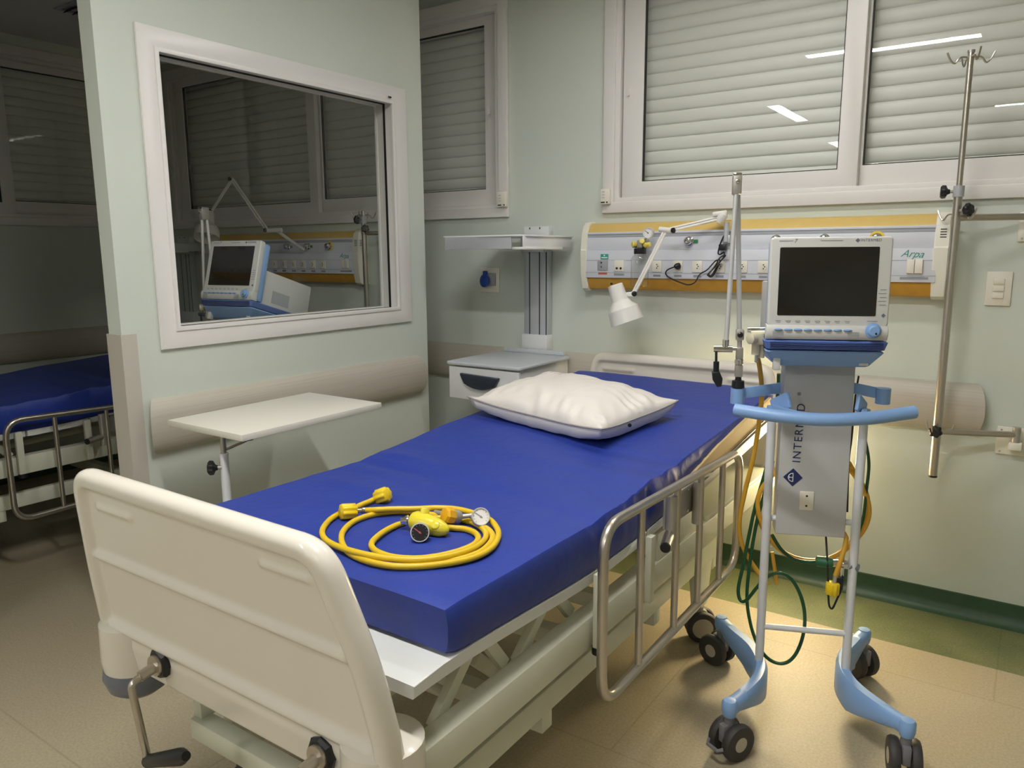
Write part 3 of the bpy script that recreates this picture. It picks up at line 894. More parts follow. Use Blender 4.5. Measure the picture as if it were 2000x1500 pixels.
# valve with black dial
c0 = onbed(838, 1020, .03)
rg = thing('gas_regulator', 'pale yellow regulator valve with a black dial gauge, lying in the hose coil', 'regulator', tuple(onbed(838, 1030)))
ax = (onbed(878, 1034, .02) - onbed(808, 1012, .03)).normalized()
s0 = onbed(806, 1015, .026)
q = MB(); q.lathe([(.006, -.001), (.020, .001), (.0245, .010), (.025, .04), (.0235, .062), (.019, .085), (.012, .10), (.003, .106)], s0, ax, 28); q.lathe([(.011, 0), (.011, .034), (.009, .037)], s0 + ax * .03, (0, .35, 1), 16)
part('body', q, yellow_l, rg)
q = MB(); q.lathe([(.008, -.006), (.012, -.003), (.012, .003), (.008, .006)], s0 + ax * .078 + Vector((.0, -.012, .012)), (0.2, -.6, .7), 18); part('vent_boss', q, yellow_l, rg)
q = MB(); e = onbed(787, 1017, .022); e = s0.lerp(e, 1.15); q.tube([s0, s0.lerp(e, .4), s0.lerp(e, .4), s0.lerp(e, .58), s0.lerp(e, .58), e], [.008, .008, .013, .013, .0095, .0095], 12); part('inlet', q, chrome, rg)
gd = (CAM - onbed(820, 1040)).normalized()
gauge(rg, 'black_gauge', onbed(820, 1040, .024) , Vector((gd.x + .05, gd.y - .1, gd.z)), .0225, dial_k, redneedle, .02, grayl)
# yellow-capped valve with white dial
rg2 = thing('gas_regulator', 'amber hexagonal knob valve with a white dial gauge, lying on the hose coil', 'regulator', tuple(onbed(885, 1008)))
k0 = onbed(893, 1010, .022); k1 = onbed(870, 1006, .034)
d = (k1 - k0).normalized()
q = MB(); q.lathe([(.017, -.004), (.0185, 0), (.0185, .016)], k0, d, 24); e = onbed(925, 1006, .028); q.cyl(k0, e, .006); q.cyl(k0, onbed(850, 1000, .014), .006); part('body', q, satin, rg2)
q = MB(); q.lathe([(.0195, .014), (.0215, .020), (.0215, .034), (.017, .040), (0, .042)], k0, d, 8); part('knob', q, yellow_o, rg2, ang=30)
gauge(rg2, 'white_gauge', onbed(939, 1009, .034), (gd.x + .1, gd.y, gd.z + .15), .0225, dial_w, grayl)

# ================================================================== HEADWALL SERVICE PANEL
PF = 3.42
def service_panel(dx, lab, ink):
    x0, x1 = -1.918 + dx, -.302 + dx
    t = thing('service_panel', lab, 'panel', ((x0 + x1) / 2, YW, 1.31), 0, 'headwall service panels')
    fx = lambda u, v, w: (w, YW - u, v)
    a, c = x0 + .03, x1 - .035
    q = MB(); q.prism([(0, 1.318), (.06, 1.33), (.072, 1.36), (.072, 1.60), (.05, 1.63), (0, 1.636)], fx, a, c); part('body', q, fascia, t)
    q = MB(); q.prism([(.0, 1.6385), (.035, 1.638), (.058, 1.630), (.082, 1.594), (.072, 1.592), (.05, 1.60), (0, 1.60)], fx, a, c); part('top_trim', q, orange_t, t, label='amber laminate top strip')
    q = MB(); q.prism([(.0, 1.314), (.055, 1.314), (.066, 1.322), (.080, 1.370), (.072, 1.374), (.06, 1.35), (0, 1.35)], fx, a, c); part('bottom_trim', q, orange, t, label='amber laminate bottom strip')
    q = MB(); q.box(a, c, PF - .002, PF + .02, 1.568, 1.584, .003); part('rail_groove', q, groove, t)
    q = MB(); q.box(a, c, PF - .006, PF + .02, 1.583, 1.594, .002); q.box(a, c, PF - .006, PF + .02, 1.506, 1.568, .002); part('upper_fascia', q, fascia, t)
    q = MB(); q.box(a, c, PF - .014, PF + .02, 1.372, 1.506, .003); part('lower_fascia', q, fascia, t)
    q = MB(); q.box(a, c, PF - .0155, PF - .013, 1.458, 1.4595); q.box(a, c, PF - .0155, PF - .013, 1.398, 1.3995); part('seam_line', q, groove, t)
    for xa, xb, nm in ((x0, x0 + .034, 'l'), (x1 - .05, x1, 'r')):
        q = MB(); q.prism([(0, 1.305), (.06, 1.305), (.078, 1.318), (.092, 1.38), (.098, 1.50), (.098, 1.506), (.090, 1.512), (.088, 1.585), (.076, 1.622), (.05, 1.644), (0, 1.648)], fx, xa, xb, .004)
        cap = part('end_cap', q, capm, t)
        if nm == 'r':
            q = MB()
            for i in range(4): q.box(xb - .006, xb + .001, YW - .075, YW - .05, 1.545 + i * .010, 1.549 + i * .010); q.box(xb - .032, xb - .010, YW - .0895, YW - .085, 1.545 + i * .010, 1.549 + i * .010)
            part('vent_slots', q, vent_k, cap)
    for x, tag_ in ((-1.348, greent), (-.955, grayl), (-.757, greent), (-.558, yellow_n)):
        q = MB(); q.lathe([(.021, 0), (.021, .008), (.016, .012), (.018, .018), (.019, .026), (.016, .034), (.009, .038), (0, .039)], (x + dx, PF - .005, 1.546), (0, -1, 0), 24); g = part('gas_outlet', q, chrome, t)
        q = MB()
        if tag_ is yellow_n: q.lathe([(.029, 0), (.029, .004), (.02, .005)], (x + dx, PF - .005, 1.546), (0, -1, 0), 24)
        else: q.box(x + dx + .012, x + dx + .040, PF - .012, PF - .008, 1.536, 1.552, .001)
        part('gas_tag', q, tag_, g)
    for x in (-1.503, -1.398, -1.304, -1.198, -1.097, -1.003, -.905, -.81, -.715, -.62):
        q = MB(); q.box(x + dx - .024, x + dx + .024, PF - .020, PF - .013, 1.403, 1.456, .002); s = part('socket', q, creampl, t)
        q = MB(); q.prism([(x + dx - .006, 1.418), (x + dx + .008, 1.412), (x + dx + .016, 1.424), (x + dx + .016, 1.436), (x + dx + .008, 1.448), (x + dx - .006, 1.442)], lambda u, v, w: (u, w, v), PF - .0225, PF - .019, .001); part('socket_face', q, capm, s)
        q = MB()
        for ax_, az in ((.002, 1.438), (.007, 1.430), (.002, 1.422)): q.lathe([(.0028, 0), (.0028, .001), (0, .001)], (x + dx + ax_, PF - .0225, az), (0, -1, 0), 10)
        part('pin_holes', q, black, s)
        q = MB(); q.box(x + dx - .018, x + dx + .018, PF - .0155, PF - .013, 1.381, 1.391); part('label_strip', q, grayl, t)
    x = -1.792 + dx
    q = MB(); q.box(x - .028, x + .028, PF - .019, PF - .013, 1.408, 1.458, .002); m_ = part('call_module', q, grayb, t)
    q = MB(); q.lathe([(.004, 0), (.004, .002), (0, .002)], (x - .006, PF - .019, 1.446), (0, -1, 0), 10); q.lathe([(.003, 0), (.003, .002), (0, .002)], (x - .006, PF - .019, 1.425), (0, -1, 0), 10); part('indicator', q, black, m_)
    q = MB(); q.box(x - .012, x + .030, PF - .0165, PF - .013, 1.462, 1.488, .001); l_ = part('teal_sticker', q, teal, t)
    q = MB(); q.lathe([(.004, 0), (.004, .0006), (0, .0006)], (x + .009, PF - .0166, 1.481), (0, -1, 0), 12); q.box(x - .008, x + .026, PF - .0172, PF - .0165, 1.468, 1.473); part('sticker_print', q, dial_w, l_)
    q = MB(); q.box(x - .024, x + .024, PF - .0155, PF - .013, 1.388, 1.398); part('red_strip', q, redl, t)
    x = -1.702 + dx
    q = MB(); q.box(x - .026, x + .026, PF - .019, PF - .013, 1.404, 1.458, .002); s = part('data_socket', q, creampl, t)
    q = MB()
    for k in (-.010, .011): q.lathe([(.0055, 0), (.0055, .002), (0, .002)], (x + k, PF - .0192, 1.419), (0, -1, 0), 14)
    part('data_ports', q, black, s)
    q = MB(); q.box(x - .027, x + .027, PF - .0155, PF - .013, 1.384, 1.394); part('label_strip', q, grayl, t)
    x = -.412 + dx
    for k in (-.0145, .0145):
        q = MB(); q.box(x + k - .0135, x + k + .0135, PF - .026, PF - .013, 1.408, 1.462, .002); part('rocker_switch', q, creampl, t)
    q = MB(); q.box(x - .05, x + .05, PF - .0155, PF - .013, 1.384, 1.393); part('label_strip', q, grayl, t)
    q = MB(); q.add_mesh(text_mesh(ink, .040, .0002, .45), axes((-.425 + dx, PF - .0146, 1.483), (1, 0, -.06), (0.06, 0, 1))); part('ink_writing', q, inkgreen, t)
    return t
service_panel(0, 'white and amber headwall panel with sockets, above the near bed', 'Arpa')
service_panel(-3.19, 'white and amber headwall panel seen through the partition window', 'Arpa')

# suction jar hanging on the panel
t = thing('suction_jar', 'clear suction jar with black lid, yellow valve and white dial, on the panel', 'jar', (-1.562, 3.34, 1.334))
q = MB(); q.lathe([(.0, 1.334), (.036, 1.335), (.042, 1.345), (.042, 1.462), (.036, 1.476), (.026, 1.484), (.026, 1.492), (.0245, 1.492), (.0245, 1.484), (.034, 1.474), (.040, 1.460), (.040, 1.347), (.034, 1.338), (0, 1.337)], (-1.562, 3.34, 0), (0, 0, 1), 36); part('glass', q, jar_m, t)
q = MB(); q.lathe([(.028, 1.488), (.029, 1.49), (.029, 1.512), (.024, 1.515), (0, 1.515)], (-1.562, 3.34, 0), (0, 0, 1), 28); q.cyl((-1.60, 3.34, 1.522), (-1.53, 3.34, 1.520), .005); part('lid', q, black, t)
q = MB(); q.box(-1.575, -1.545, 3.325, 3.365, 1.515, 1.552, .006); q.cyl((-1.56, 3.35, 1.54), (-1.56, 3.414, 1.545), .012); part('block', q, satin, t)
q = MB(); q.lathe([(.012, 0), (.014, .004), (.014, .016), (.010, .020)], (-1.58, 3.33, 1.532), (-.6, -.8, .1), 10); q.lathe([(.010, 0), (.012, .004), (.012, .014), (.006, .016)], (-1.545, 3.325, 1.544), (.3, -.9, .3), 10); q.lathe([(.010, 0), (.012, .004), (.012, .03), (.008, .034)], (-1.54, 3.335, 1.528), (1, -.1, .1), 10); part('valve_knobs', q, yellow_s, t)
q = MB(); q.cyl((-1.54, 3.345, 1.55), (-1.524, 3.345, 1.572), .007); part('stem', q, satin, t)
gauge(t, 'vacuum_gauge', (-1.522, 3.335, 1.584), (.15, -1, 0), .025, dial_w, dial_k, .022)

# ================================================================== READING LAMPS
def lathe_shade(root, top, ax):
    q = MB(); q.lathe([(.0, 0), (.032, .001), (.035, .003), (.039, .075), (.041, .080), (.069, .115), (.071, .119), (.077, .182), (.0755, .182), (.0695, .120), (.067, .116), (.039, .082), (.037, .075), (.033, .008), (0, .005)], top, ax, 40)
    s = part('shade', q, lamp_w, root, ang=16)
    q = MB(); q.lathe([(.018, .05), (.02, .08), (.03, .11), (.031, .13), (.022, .148), (0, .156)], top, ax, 24); part('bulb', q, dial_w, s)
    q = MB(); q.cyl(Vector(top) + Vector((-.018, 0, 0)), Vector(top) + Vector((-.016, 0, .008)), .006); part('shade_switch', q, black, s)
def arm_bars(root, a, c, gap=.012):
    a = Vector(a); c = Vector(c); d = (c - a).normalized(); n = d.cross(Vector((0, 1, 0))).normalized()
    for s_ in (-1, 1):
        q = MB(); q.cyl(a + n * s_ * gap * .45, c + n * s_ * gap * .45, .0056, seg=10); part('arm_bar', q, lamp_w, root)
def knob_y(root, c, d=(0, -1, 0)):
    q = MB(); q.lathe([(.006, 0), (.006, .006), (.012, .008), (.0125, .016), (.008, .019), (0, .019)], c, d, 10); part('joint_knob', q, black, root, ang=30)
L = thing('reading_lamp', 'white jointed reading lamp clamped to the panel over the near bed', 'lamp', (-1.10, 3.39, 1.46), 0, 'white reading lamps')
bp = on_y(1419, 450, 3.39)
q = MB(); q.cyl(bp + Vector((0, 0, -.05)), bp + Vector((0, 0, .035)), .012); q.box(bp.x - .018, bp.x + .018, 3.385, 3.409, bp.z - .055, bp.z - .02, .003); part('clamp_post', q, silver, L)
hd = on_y(1410, 424, 3.375); j1 = on_y(1300, 451, 3.27); j2 = on_y(1237, 574, 3.21)
q = MB(); q.lathe([(.010, -.03), (.02, -.012), (.022, .012), (.016, .018)], hd, (.45, .2, .85), 20); q.bar(hd + Vector((-.04, -.01, .012)), hd + Vector((.02, .01, .02)), .03, .02, bev=.005); part('clamp_head', q, lamp_w, L)
arm_bars(L, hd + Vector((-.02, -.005, -.006)), j1 + Vector((.02, .0, .004)))
q = MB(); q.cyl(j1 + Vector((-.03, .004, .008)), j1 + Vector((.03, -.004, 0)), .012); part('elbow', q, lamp_w, L)
knob_y(L, j1 + Vector((.028, -.004, 0)), (.9, -.3, .1))
arm_bars(L, j1 + Vector((-.005, 0, -.005)), j2)
q = MB(); q.cyl(j2 + Vector((0, .008, .0)), j2 + Vector((.0, -.008, 0)), .013); q.bar(j2, j2 + Vector((-.05, 0, -.005)), .014, .02, bev=.003); part('shade_pivot', q, lamp_w, L)
knob_y(L, j2 + Vector((.006, -.010, .002)), (.6, -.8, 0))
lathe_shade(L, on_y(1201, 556, 3.19), (.062, .012, -.175))
def z6(x, y): return 1120 + x / 4.545, 400 + y / 4.545
cord = [on_y(*z6(*a), yy) for a, yy in (((1345, 260), 3.385), ((1310, 330), 3.38), ((1285, 420), 3.375), ((1300, 440), 3.37), ((1340, 420), 3.365), ((1330, 470), 3.36), ((1280, 530), 3.36), ((1210, 600), 3.36), ((1190, 625), 3.365), ((1230, 620), 3.37), ((1290, 520), 3.375), ((1350, 450), 3.375), ((1300, 470), 3.37), ((1260, 540), 3.365), ((1200, 625), 3.37), ((1240, 628), 3.375), ((1300, 500), 3.38), ((1260, 500), 3.38), ((1190, 575), 3.385), ((1120, 620), 3.388), ((1080, 688), 3.39), ((1020, 710), 3.39), ((950, 690), 3.39), ((860, 650), 3.39), ((820, 615), 3.388), ((835, 578), 3.386), ((905, 548), 3.384))]
q = MB(); q.tube(catmull(cord, 6), .0032, 8); pc = part('power_cord', q, black, L)
pp = on_y(*z6(935, 545), 3.39)
q = MB(); q.lathe([(.006, .024), (.010, .020), (.015, .010), (.016, .0), (0, -.002)], pp, (-.5, -.8, 0), 14); part('plug', q, black, pc)
q = MB(); q.box(bp.x - .028, bp.x + .004, 3.372, 3.392, bp.z - .088, bp.z - .06, .003); part('cord_clip', q, black, L)

L2 = thing('reading_lamp', 'white jointed reading lamp folded upward, behind the partition window', 'lamp', (-3.85, 3.1, 1.5), 0, 'white reading lamps')
b0, e1, e2 = on_y(522, 450, 3.15), on_y(453, 350, 3.05), on_y(414, 412, 3.0)
q = MB(); q.cyl(b0 + Vector((.0, .0, 0)), b0 + Vector((.10, .03, 0)), .013); q.cyl(b0 + Vector((.06, .02, 0)), b0 + Vector((.06, .23, -.12)), .010); part('clamp_post', q, lamp_w, L2)
arm_bars(L2, b0, e1, .02); arm_bars(L2, e1, e2)
for e in (b0, e1, e2): knob_y(L2, e + Vector((0, -.006, 0)))
lathe_shade(L2, e2 + Vector((-.02, -.01, -.01)), (.10, -.12, -.30))

# ================================================================== DRIP POLES ON WALL ARMS
def hooks(root, c, n, rot, r=.055):
    q = MB()
    for i in range(n):
        a = rot + 2 * PI * i / n; d = Vector((math.cos(a), math.sin(a), 0)); c = Vector(c)
        q.tube(catmull([c, c + d * r * .55 + Vector((0, 0, .002)), c + d * r * .85 + Vector((0, 0, -.018)), c + d * r * 1.1 + Vector((0, 0, -.006)), c + d * r * 1.3 + Vector((0, 0, .020))], 4), .0032, 6)
    part('hook_ring', q, steel, root)
def starknob(root, c, d):
    d = Vector(d).normalized(); q = MB(); u = d.orthogonal().normalized(); w = d.cross(u); rings = []
    for h, k in ((.012, .35), (.020, .5), (.026, 1), (.038, 1.05), (.044, .8)):
        rings.append(q.ring([Vector(c) + d * h + (u * math.cos(2 * PI * i / 36) + w * math.sin(2 * PI * i / 36)) * .022 * k * (1 + .10 * math.cos(6 * 2 * PI * i / 36) * (k > .6)) for i in range(36)]))
    q.skin(rings); kb = part('clamp_knob', q, black, root, ang=50)
    q = MB(); q.cyl(Vector(c), Vector(c) + d * .016, .006); part('knob_screw', q, satin, kb)
def drip_pole(x, y, z0, zc, zt_, wx, lab):
    t = thing('drip_pole', lab, 'pole', (x, y, z0), 0, 'drip poles on wall arms')
    q = MB(); q.cyl((x, y, z0), (x, y, zc), .0155); part('lower_tube', q, steel, t)
    q = MB(); q.cyl((x, y, z0 - .002), (x, y, z0 + .006), .0158); part('foot_plug', q, black, t)
    q = MB(); q.cyl((x, y, zc - .02), (x, y, zt_), .0105); part('upper_tube', q, steel, t)
    q = MB(); q.cyl((x, y, zt_ - .004), (x, y, zt_ + .004), .0125); part('top_plug', q, satin, t)
    q = MB(); q.cyl((x, y, zc - .012), (x, y, zc + .028), .019); part('collar', q, groove, t)
    hooks(t, (x, y, zt_ - .022), 4, .45, .062)
    hooks(t, (x, y, 1.628), 2, 2.6, .06)
    hooks(t, (x, y - .004, .805), 3, .3, .045)
    starknob(t, (x - .016, y - .004, zc + .008), (-1, -.15, 0))
    starknob(t, (x + .012, y - .012, 1.642), (.75, -.5, .05))
    starknob(t, (x, y - .012, .802), (-.02, -1, 0))
    for z, nm in ((1.617, 'upper'), (.795, 'lower')):
        q = MB(); q.cyl((x, y, z), (wx, YW - .045, z), .0125); a_ = part('swing_arm', q, steel, t)
        q = MB(); q.cyl((wx, YW - .045, z - .04), (wx, YW - .045, z + .03), .014); part('arm_pivot', q, satin, a_)
        q = MB(); q.box(wx - .065, wx + .05, YW - .012, YW - .001, z - .09, z + .02, .004); q.box(wx - .022, wx + .022, YW - .062, YW - .01, z - .06, z - .03, .004); bk = part('wall_bracket', q, capm, t)
        q = MB()
        for sx in (-.05, .035):
            for sz in (-.078, .008): q.lathe([(.004, 0), (.003, .002), (0, .0025)], (wx + sx, YW - .012, z + sz), (0, -1, 0), 8)
        part('bracket_screws', q, satin, bk)
    return t
drip_pole(-.281, 3.36, .610, 1.705, 2.207, -.021, 'stainless drip pole raised high on wall arms, right of the near panel')
drip_pole(-3.385, 3.36, .610, 1.690, 1.745, -3.13, 'stainless drip pole pushed down low, seen through the partition window')

# ================================================================== WALL PLATES
def wall_switch(dx, lab):
    t = thing('light_switch', lab, 'switch', (-.129 + dx, YW, 1.284), 0, 'three rocker light switches')
    q = MB(); q.box(-.172 + dx, -.086 + dx, YW - .009, YW, 1.284, 1.415, .004); part('cover_plate', q, creampl, t)
    for i in range(3):
        q = MB(); q.box(-.148 + dx, -.110 + dx, YW - .014, YW - .006, 1.312 + i * .027, 1.334 + i * .027, .003); part('rocker', q, creampl, t)
wall_switch(0, 'cream three rocker light switch on the wall right of the drip pole')
wall_switch(-3.21, 'cream three rocker light switch seen at the edge of the partition window')
t = thing('power_socket', 'cream wall plate with a round blue industrial socket, left of the column', 'socket', (-2.555, YW, 1.28))
q = MB(); q.box(-2.615, -2.483, YW - .008, YW, 1.278, 1.415, .004); part('cover_plate', q, creampl, t)
q = MB(); q.lathe([(.036, 0), (.036, .010), (.030, .014), (0, .014)], (-2.548, YW - .006, 1.350), (0, -1, 0), 28); q.box(-2.548, -2.505, YW - .018, YW - .006, 1.315, 1.385, .004); part('socket_body', q, grayb, t)
q = MB(); q.lathe([(.033, 0), (.036, .004), (.036, .014), (.030, .018), (0, .018)], (-2.565, YW - .024, 1.342), (-.25, -1, .05), 28); q.box(-2.578, -2.556, YW - .036, YW - .018, 1.37, 1.398, .004); part('hinged_cover', q, ind_blue, t)
for x0, x1, z0, z1, lab in ((-2.463, -2.408, 1.742, 1.822, 'small cream shutter switch at the corner of the left window frame'), (-1.836, -1.788, 1.731, 1.805, 'small cream shutter switch at the corner of the right window frame')):
    t = thing('shutter_switch', lab, 'switch', ((x0 + x1) / 2, YW - .022, z0), 0, 'cream shutter switches')
    q = MB(); q.box(x0, x1, YW - .048, YW - .022, z0, z1, .004); bx = part('case', q, creampl, t)
    q = MB()
    for i in range(3): q.box(x0 + .010, x0 + .024, YW - .0495, YW - .047, z0 + .030 + i * .014, z0 + .033 + i * .014)
    part('slots', q, groove, t)
    q = MB(); q.box(x0 + .004, x0 + .026, YW - .0495, YW - .047, z0 + .006, z0 + .012); q.lathe([(.004, 0), (.004, .003), (0, .003)], (x1 - .01, YW - .048, z0 + .009), (0, -1, 0), 8); part('jack', q, dial_k, t)

# ================================================================== EQUIPMENT COLUMN, SHELF, DRAWER
def column_set(dx, where):
    t = thing('equipment_rail', 'pale grey aluminium wall column with two slots, ' + where, 'wall column', (-2.215 + dx, YW, .97), 0, 'aluminium wall columns')
    q = MB(); q.box(-2.292 + dx, -2.142 + dx, 3.452, YW, 1.05, 1.585, .004); part('extrusion', q, silver, t)
    q = MB()
    for x in (-2.255, -2.192, -2.150): q.box(x + dx - .003, x + dx + .003, 3.4505, 3.46, 1.06, 1.52)
    part('slots', q, vent_k, t)
    q = MB(); q.box(-2.300 + dx, -2.138 + dx, 3.44, YW, .972, 1.062, .004); part('foot_cover', q, drawer_m, t)
    q = MB(); q.box(-2.292 + dx, -2.138 + dx, 3.455, YW, 1.585, 1.632, .003); part('top_cap', q, drawer_m, t)
    q = MB()
    for x in (-2.255, -2.192): q.box(x + dx - .003, x + dx + .003, 3.4535, 3.46, 1.618, 1.6285)
    part('cap_slots', q, vent_k, t)
    s = thing('monitor_shelf', 'empty white steel shelf at the top of the wall column, ' + where, 'shelf', (-2.3 + dx, 3.2, 1.52), 0, 'steel shelves on columns')
    x0, x1, y0, y1 = -2.43 + dx, -2.0 + dx, 2.97, 3.45
    q = MB(); q.prism([(x0 - .035, y0 + .02), (x1 - .03, y0), (x1 - .01, y0 + .012), (x1 + .012, y0 + .06), (x1 + .012, y1), (x0, y1)], lambda u, v, w: (u, v, w), 1.572, 1.580, .002); part('top_plate', q, drawer_m, s)
    q = MB(); q.box(x0 + .0, x1 - .05, y0 + .012, y0 + .018, 1.515, 1.574, .002); q.box(x0 - .02, x0 + .012, y0 + .014, y0 + .024, 1.512, 1.574, .002); part('front_flange', q, silver, s)
    q = MB(); q.box(x1 - .004, x1 + .004, y0 + .035, y1, 1.522, 1.574, .002); q.box(x0 + .01, x0 + .018, y0 + .03, y1, 1.522, 1.574, .002); part('side_flange', q, drawer_m, s)
    q = MB(); q.box(x1 - .07, x1 + .01, y0 + .03, y1 - .1, 1.512, 1.524, .002); part('slide_rail', q, lamp_w, s)
    q = MB(); q.box(-2.29 + dx, -2.145 + dx, y1 - .03, y1 + .004, 1.50, 1.574, .003); part('mount', q, silver, s)
    d_ = thing('drawer_unit', 'white single drawer unit with dark handle on the wall column, ' + where, 'drawer', (-2.27 + dx, 3.2, .78), 0, 'drawer units on columns')
    x0, x1, y0, y1 = -2.425 + dx, -2.0 + dx, 2.965, 3.43
    q = MB(); q.prism(rrect(x0 - .012, x1 + .014, y0 - .012, y1, .018, 3), lambda u, v, w: (u, v, w), .944, .962, .006); tp = part('top_tray', q, traygray, d_)
    q = MB(); q.box(x0 + .02, x1 - .02, y1 - .012, y1, .962, .985, .004); part('gallery', q, traygray, d_)
    q = MB(); q.box(x0 + .006, x1 - .002, y0 + .022, y1, .775, .944, .003); part('body', q, drawer_m, d_)
    q = MB(); q.box(x0, x1, y0, y0 + .02, .775, .936, .003); fr = part('drawer_front', q, drawer_m, d_)
    q = MB(); hp = [(x0 + .085, .908), (x0 + .315, .900)] + [(x0 + .315 - .23 * k / 10, .862 - .030 * math.sin(PI * k / 10) + (.030 if k in (0, 10) else 0) + .006 * k / 10) for k in range(0, 11)]
    q.prism(hp, lambda u, v, w: (u, w, v), y0 - .022, y0 + .001, .004); part('handle', q, navyh, fr)
    q = MB(); q.box(-2.29 + dx, -2.145 + dx, y1 - .01, 3.452, .80, .972, .003); part('mount', q, silver, d_)
column_set(0, 'left of the near bed')
column_set(-3.19, 'seen through the partition window')

# ================================================================== OVERBED TABLE
t = thing('overbed_table', 'white laminate overbed table on a single post, against the partition', 'table', (-2.25, 1.78, 0))
q = MB(); q.box(-2.468, -2.055, 1.465, 2.098, .908, .930, .0015); part('table_top', q, table_m, t)
px_, py_ = -2.205, 1.498
q = MB(); q.cyl((px_, py_, .80), (px_, py_, .905), .0095); q.box(px_ - .02, px_ + .02, py_ - .012, py_ + .1, .900, .908); part('chrome_post', q, steel, t)
q = MB(); q.cyl((px_, py_, .06), (px_, py_, .842), .0145); part('outer_post', q, white_t, t)
q = MB(); q.bar((px_, py_ + .008, .852), (px_ + .02, py_ + .27, .905), .016, .004, (0, 0, 1)); part('brace', q, steel, t)
starknob(t, (px_, py_ - .012, .795), (-.7, -.7, 0))
q = MB(); q.lathe([(.014, 0), (.018, -.006), (.012, -.018), (0, -.02)], (-2.12, 1.54, .908), (0, 0, 1), 12); part('tilt_knob', q, black, t)
q = MB(); q.box(-2.50, -1.93, py_ - .02, py_ + .02, .058, .088, .004); q.box(-2.50, -2.46, 1.30, 1.98, .058, .088, .004); q.box(-1.97, -1.93, 1.30, 1.98, .058, .088, .004); part('base', q, white_t, t)
for x in (-2.48, -1.95):
    for y in (1.32, 1.96):
        q = MB(); q.lathe([(.018, -.010), (.028, -.008), (.028, .008), (.018, .010)], (x, y, .028), (1, 0, 0), 20); q.box(x - .013, x + .013, y - .008, y + .008, .03, .06, .002); part('caster', q, rubber, t)

